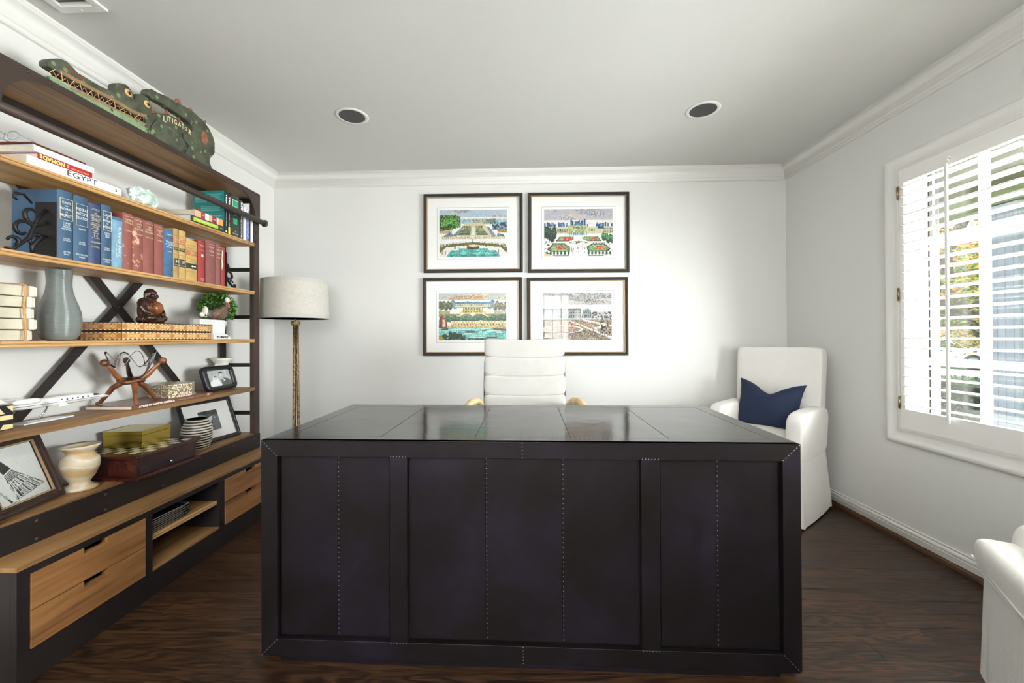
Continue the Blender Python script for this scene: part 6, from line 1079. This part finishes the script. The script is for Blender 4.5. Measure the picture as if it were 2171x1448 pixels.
M_GAT = gator_mat('mossy_green_paint', '2c2f25', '4f5340', '6a7f57', .22); M_GATL = gator_mat('light_green_paint', '5c7350', '7f9670', '36493a', .26); M_COP = worn('aged_copper_patch', '7a4a32', '8e5d42', .5, 60); M_TOOTH = plain('split_wood_teeth', hx('a9865a'), .7, 0, .3, 60); M_DKRED = plain('dark_red_mouth', hx('4a1612'), .6); M_CREAMP = plain('cream_painted_letters', hx('d8c79a'), .6)
def gp(poly): return [(y - 1.95, z - 2.0855 + .0005) for y, z in poly]
MB().prism(gp(BOD), (-.020, 0, 0), Y_, Z_, (.040, 0, 0)).build('body', M_GAT, gt, .007, seg=3); MB().prism(gp(UPJ), (-.016, 0, 0), Y_, Z_, (.040, 0, 0)).build('upper_jaw', M_GAT, gt, .006, seg=3); MB().prism(gp(LOJ), (-.018, 0, 0), Y_, Z_, (.040, 0, 0)).build('lower_jaw', M_GATL, gt, .005, seg=3)
LEG1 = [(1.985, 2.20), (2.06, 2.20), (2.09, 2.165), (2.12, 2.182), (2.141, 2.183), (2.162, 2.158), (2.153, 2.14), (2.132, 2.108), (2.125, 2.086), (1.95, 2.086), (1.955, 2.15)]; LEG2 = [(2.141, 2.21), (2.202, 2.219), (2.295, 2.212), (2.335, 2.186), (2.33, 2.134), (2.36, 2.086), (2.14, 2.086), (2.165, 2.125), (2.182, 2.158), (2.149, 2.173)]
MB().prism(gp(LEG1), (.0195, 0, 0), Y_, Z_, (.010, 0, 0)).build('front_leg', M_GAT, gt, .004); MB().prism(gp(LEG2), (.0195, 0, 0), Y_, Z_, (.012, 0, 0)).build('hind_leg', M_GAT, gt, .005)
for sp in ([(1.976, 2.26), (1.985, 2.225), (2.011, 2.240)], [(2.067, 2.294), (2.057, 2.260), (2.091, 2.268)], [(2.114, 2.352), (2.132, 2.386), (2.152, 2.39), (2.160, 2.360)], [(2.202, 2.359), (2.22, 2.387), (2.236, 2.383), (2.238, 2.360)], [(2.298, 2.348), (2.333, 2.376), (2.335, 2.335)], [(2.376, 2.29), (2.402, 2.268), (2.384, 2.262)], [(2.14, 2.290), (2.155, 2.280), (2.16, 2.264), (2.13, 2.262)]): MB().prism(gp(sp), (-.004, 0, 0), Y_, Z_, (.010, 0, 0)).build('spike', M_COP, gt, .001)
o = MB().sup((.0215, 2.303 - 1.95, 2.26 - 2.0855), (.0022, .028, .036), 1, 1, 28, 8).build('copper_patch', M_COP, gt, smooth=True)
for y_, z in ((1.838, 2.245), (1.935, 2.247)):
    e = MB().sup((.024, y_ - 1.95, z - 2.0855), (.003, .0175, .0155), 1, 1, 24, 8).build('eye', plain('amber_eye_ring', hx('d0a868'), .5), gt, smooth=True); MB().sup((.0265, y_ - 1.945, z - 2.0855), (.0018, .0075, .0075), 1, 1, 16, 8).build('pupil', M_BLACK, e, smooth=True); MB().sup((.0258, y_ - 1.948, z - 2.0855), (.0016, .0115, .010), 1, 1, 20, 8).build('iris', plain('brown_iris', hx('8f6a3a'), .5), e, smooth=True)
ul = [(1.555, 2.156), (1.64, 2.160), (1.70, 2.163), (1.756, 2.168), (1.856, 2.166), (1.90, 2.172), (1.93, 2.182)]
MB().prism(gp([(y_, z + .012) for y_, z in ul] + [(y_, z - .002) for y_, z in reversed(ul)]), (.0235, 0, 0), Y_, Z_, (.0018, 0, 0)).build('jaw_strip', plain('tan_wood_strip', hx('8a6a48'), .7, 0, .2, 40), gt); MB().prism(gp([(y_, z - .002) for y_, z in ul] + [(y_, z - .009) for y_, z in reversed(ul)]), (-.010, 0, 0), Y_, Z_, (.02, 0, 0)).build('mouth_lining', M_DKRED, gt)
ll = [(1.60, 2.122), (1.70, 2.130), (1.818, 2.142), (1.93, 2.147)]; MB().prism(gp([(y_, z + .002) for y_, z in ll] + [(y_, z - .005) for y_, z in reversed(ll)]), (.0215, 0, 0), Y_, Z_, (.0015, 0, 0)).build('jaw_strip', plain('tan_wood_strip', hx('8a6a48'), .7, 0, .2, 40), gt)
MB().tube([(.0245, y_ - 1.95, z - 2.0855) for y_, z in ((1.578, 2.196), (1.600, 2.195), (1.620, 2.189), (1.640, 2.178))], .0022, 6).build('nostril_line', plain('red_paint_line', hx('8e2f22'), .6), gt)
rnd = random.Random(11)
for i in range(34):
    y_ = 1.53 + i * .0118; zu = float(np.interp(y_, [1.53, 1.6, 1.7, 1.9, 1.93], [2.156, 2.158, 2.160, 2.172, 2.178])); zl = float(np.interp(y_, [1.53, 1.6, 1.7, 1.82, 1.93], [2.130, 2.122, 2.130, 2.142, 2.148])); sg = 1 if i % 2 else -1; d = rnd.uniform(.006, .013) * sg; z0, z1 = (zu + .004, zu - (zu - zl) * rnd.uniform(.75, 1.0))
    MB().bar((.018 + .009 * (i % 3 == 0), y_ - d - 1.95, z0 - 2.0855), (.016, y_ + d - 1.95, z1 - 2.0855), .0016, .0016, (1, 0, 0)).build('tooth', M_TOOTH if i % 3 else plain('pale_tooth', hx('c7a878'), .7), gt)
LT = [(2.035, 2.226), (2.050, 2.236), (2.066, 2.241), (2.083, 2.242), (2.103, 2.246), (2.128, 2.248), (2.149, 2.247), (2.169, 2.245), (2.195, 2.239)]
for ch1, (y_, z), rot in zip('LITIGATOR', LT, (.0, .02, .05, .0, .03, -.05, .0, -.03, -.1)):
    U_ = V3((0, math.cos(rot), math.sin(rot))); W_ = V3((0, -math.sin(rot), math.cos(rot))); text(gt, ch1, (.0205, y_ - 1.95, z - 2.0855), U_, W_, .030, M_CREAMP, hgt=.026 if ch1 != 'O' else .018, width={'I': .006}.get(ch1, .017), bold=.0006, ext=.0008)

# ------------------------------------------------------------------ outdoors, seen through the louvers
GZ = -.45
M_LAWN = plain('sunlit_lawn', hx('6f9440'), .9, 0, .25, 2.0, .3, 30, .05); M_ROAD = plain('pale_concrete_road', hx('c4c2bd'), .9, 0, .05, 2); M_PORCH = plain('porch_slab', hx('9a978e'), .8, 0, .05, 3)
M_PCEIL = plain('olive_porch_boards', hx('8d8a6c'), .7, 0, .06, 3); M_BEAM = plain('sage_porch_beam', hx('a3ad80'), .7); M_COL = plain('pale_gray_column', hx('bfc6d4'), .6)
struct(MB().box(XR + T, 60, -30, 70, GZ - .1, GZ).build('lawn', M_LAWN))
struct(MB().box(XR + T, 5.3, -4, 9, GZ + .001, -.18).build('ground_porch', M_PORCH))
rd = struct(MB().box(-40, 40, -4.2, 4.2, GZ - .05, GZ + .02).build('road', M_ROAD)); rd.location = (17.2, 16.1, 0); rd.rotation_euler = (0, 0, -PI / 4)
pr_ = thing('porch', 'covered porch roof with olive boarded ceiling and sage beam outside the window', 'porch', (0, 0, 0))
for i in range(20): MB().box(XR + T + .02 + i * .15, XR + T + .168 + i * .15, -4, 9, 2.60, 2.63).build('board', M_PCEIL, pr_)
MB().box(4.72, 5.0, -4, 9, 2.42, 2.60).build('beam', M_BEAM, pr_, .01); MB().box(XR + T, 5.3, -4, 9, 2.64, 2.75).build('roof_deck', M_PORCH, pr_)
for k, cy0 in enumerate((4.10, 1.0)):
    cl = thing('porch_column', ['square paneled pale blue column on the porch seen through the louvers', 'square paneled porch column nearer the front of the house'][k], 'column', (4.86, cy0 + .12, -.18), 0, 'porch columns')
    MB().box(-.115, .115, -.115, .115, 0, 2.59).build('shaft', M_COL, cl, .004); b = MB()
    for sg in (-.07, 0.07, 0): b.box(-.123, -.115, sg - .010, sg + .010, .1, 2.5).box(sg - .010, sg + .010, -.123, -.115, .1, 2.5)
    b.build('panel_moulding', M_COL, cl, .003); MB().box(-.14, .14, -.14, .14, 0, .08).build('base', M_COL, cl, .01)
M_HEDGE = plain('clipped_hedge_leaf', hx('4b6a38'), .5, 0, .4, 20); M_HEDGE2 = plain('dark_hedge_leaf', hx('27401f'), .5, 0, .4, 20)
def leafmass(name, label, cat, c, h, n, size, mats, core, seed, group=None):
    t = thing(name, label, cat, c, 0, group); rn = random.Random(seed); b = MB()
    for i in range(n):
        p = V3((rn.uniform(-1, 1), rn.uniform(-1, 1), rn.uniform(-1, 1))); p = p / max(abs(p.x), abs(p.y), abs(p.z), .01) if core == 'box' else (p.normalized() * rn.uniform(.6, 1.02)); p = V3((p.x * h[0], p.y * h[1], p.z * h[2] + h[2])); d = V3((rn.gauss(0, 1), rn.gauss(0, 1), rn.gauss(0, .7))).normalized(); s_ = d.orthogonal().normalized() * size * .35
        b.mat(rn.randrange(len(mats))); b.add([p, p + d * size * .5 + s_, p + d * size, p + d * size * .5 - s_], [(0, 1, 2, 3)])
    b.build('foliage', mats, t, stuff=True)
    if core == 'box': MB().box(-h[0] * .94, h[0] * .94, -h[1] * .98, h[1] * .98, 0, h[2] * 1.9).build('hedge_core', M_HEDGE2, t)
    return t
leafmass('hedge', 'clipped dark green hedge beyond the porch', 'hedge', (7.6, 7.4, GZ), (.55, 3.4, .40), 14000, .07, [M_HEDGE, M_HEDGE2, M_HEDGE], 'box', 3)
M_BARKT = plain('gray_oak_bark', hx('6b6259'), .9, 0, .35, 12, .9, 30, .03)
tr = thing('oak_tree', 'leaning gray barked oak with yellowing leaves over the lawn', 'tree', (10.6, 9.3, GZ))
MB().tube([(.35, -.1, 0), (.1, 0, 1.0), (-.25, .25, 1.9), (-.75, .75, 2.6), (-1.4, 1.4, 3.2), (-2.2, 2.2, 3.6)], [.42, .34, .30, .26, .20, .12], 12).tube([(-.2, .2, 1.8), (.3, -.4, 2.7), (.8, -1.0, 3.6), (1.2, -1.6, 4.6)], [.26, .2, .15, .08], 10).tube([(-.7, .7, 2.5), (-.8, .6, 3.4), (-.6, .2, 4.4)], [.2, .14, .08], 10).build('trunk', M_BARKT, tr, smooth=True)
b = MB()
rnd = random.Random(8)
for i in range(26):
    p = V3((rnd.uniform(-2.6, 1.6), rnd.uniform(-2.0, 2.6), rnd.uniform(1.9, 4.4))); q = p + V3((rnd.uniform(-.7, .7), rnd.uniform(-.7, .7), rnd.uniform(-.5, .3))); b.tube([p, (p + q) / 2 + V3((0, 0, .08)), q], [.02, .014, .006], 5)
b.build('twigs', M_BARKT, tr)
ML = [plain('oak_leaf_olive', hx('7f8f2c'), .6, 0, .3, 9), plain('oak_leaf_gold', hx('d3a52f'), .6, 0, .25, 9), plain('oak_leaf_green', hx('5b7a2e'), .6, 0, .3, 9), plain('oak_leaf_rust', hx('c46a3a'), .6, 0, .25, 9)]
b = MB()
for i in range(9000):
    k = rnd.randrange(26); rr = random.Random(k); c = V3((rr.uniform(-2.6, 1.6), rr.uniform(-2.0, 2.6), rr.uniform(1.3, 4.6))); p = c + V3((rnd.gauss(0, .42), rnd.gauss(0, .42), rnd.gauss(0, .20))); d = V3((rnd.gauss(0, 1), rnd.gauss(0, 1), rnd.gauss(-.3, .5))).normalized(); s_ = d.orthogonal().normalized() * .03; L = .11
    b.mat(rnd.choice((0, 0, 2, 2, 1, 3) if c.z < 3 else (1, 3, 1, 0))); b.add([p, p + d * L * .5 + s_, p + d * L, p + d * L * .5 - s_], [(0, 1, 2, 3)])
b.build('foliage', ML, tr, stuff=True)
MFAR = [plain('bright_far_leaf', hx('9fb86a'), .7, 0, .3, 3), plain('mid_far_leaf', hx('6f8f4a'), .7, 0, .3, 3), plain('pale_far_leaf', hx('c7d29a'), .7, 0, .2, 3)]
fl_ = ['bright leafy shrub behind the pale car', 'tall pale leafy tree across the road behind the fence', 'broad leafy tree across the road beside the column', 'leafy tree far across the road behind the oak']
for k, (x, y_, hh_, zz_) in enumerate(((21.5, 29.5, 2.6, 2.6), (27.5, 29.5, 3.2, 3.6), (31.5, 24.5, 3.2, 3.4), (34.5, 33.0, 4.4, 4.6))):
    f_ = leafmass('leafy_tree', fl_[k], 'tree', (x, y_, GZ + .5), (hh_, hh_, zz_), 3600, .55, MFAR, 'ball', 20 + k, 'leafy trees across the road'); MB().cyl((0, 0, -.5), (0, 0, zz_), .22, .12, 10).build('trunk', M_BARKT, f_)
fe = thing('board_fence', 'tan wooden board fence across the road', 'fence', (23.6, 22.6, GZ), -PI / 4); M_FEN = plain('tan_fence_board', hx('b39a72'), .8, 0, .2, 3)
fb = None
for i in range(40):
    if fb is None: fb = MB().box(-.07, .07, -.012, .012, 0, 1.9).build('board', M_FEN, fe); fb.location = (-3.0 + i * .15, 0, 0)
    else: share(fb, fe, (-3.0 + i * .15, .006 * (i % 2), 0))
def car(label, loc, rz, paint, suv=True):
    t = thing('car', label, 'car', loc, rz, 'cars parked across the road'); L = 2.25; W_ = .9; H1 = .95 if suv else .88; H2 = 1.68 if suv else 1.42
    pr = [(-L, .35), (L, .35), (L + .02, .62), (L - .25, H1 - .02), (1.05, H1 + .06), (.35, H2 - .03), (-1.35, H2), (-L + .15, H1 + .1), (-L - .03, .7)]
    MB().prism(pr, (0, -W_, 0), (1, 0, 0), (0, 0, 1), (0, 2 * W_, 0)).build('body', paint, t, .06, seg=3); MG = plain('dark_car_glass', hx('2b3440'), .1)
    for sg in (-1, 1): MB().prism([(.95, H1 + .06), (.32, H2 - .12), (-.35, H2 - .10), (-.35, H1 + .05)], (0, sg * (W_ - .004), 0), (1, 0, 0), (0, 0, 1), (0, sg * .012, 0)).prism([(-.45, H1 + .05), (-.45, H2 - .10), (-1.3, H2 - .11), (-1.85, H1 + .12)], (0, sg * (W_ - .004), 0), (1, 0, 0), (0, 0, 1), (0, sg * .012, 0)).build('side_window', MG, t)
    MB().add([(1.075, -.75, H1 + .07), (1.075, .75, H1 + .07), (.385, .68, H2 - .07), (.385, -.68, H2 - .07)], [(0, 1, 2, 3)]).build('windshield', MG, t); 
    for sx in (-1.4, 1.4):
        for sg in (-1, 1): w_ = MB().cyl((sx, sg * (W_ - .2), .34), (sx, sg * (W_ + .01), .34), .34, n=24).build('wheel', plain('black_tire', hx('18181a'), .8), t, .02); MB().cyl((sx, sg * (W_ + .008), .34), (sx, sg * (W_ + .022), .34), .21, n=20).build('hubcap', plain('alloy_gray', hx('9ea3a8'), .3, .8), w_)
    MB().box(L - .02, L + .04, -.8, -.5, .62, .75).box(L - .02, L + .04, .5, .8, .62, .75).build('headlight', plain('headlight_white', hx('dfe3e6'), .2), t); MB().box(L - .01, L + .03, -.4, .4, .5, .72).build('grille', MG, t); MB().box(-L - .03, L + .03, -W_ - .012, W_ + .012, .28, .38).build('sill_trim', MG, t)
    return t
car('pale silver SUV parked across the road seen through the louvers', (19.2, 20.3, GZ + .02), -PI / 4 + .1, plain('silver_car_paint', hx('d3d8de'), .25, .3)); car('dark car parked behind the silver SUV near the column', (23.4, 16.4, GZ + .02), -PI / 4 + .05, plain('charcoal_car_paint', hx('23272e'), .2, .3), False)
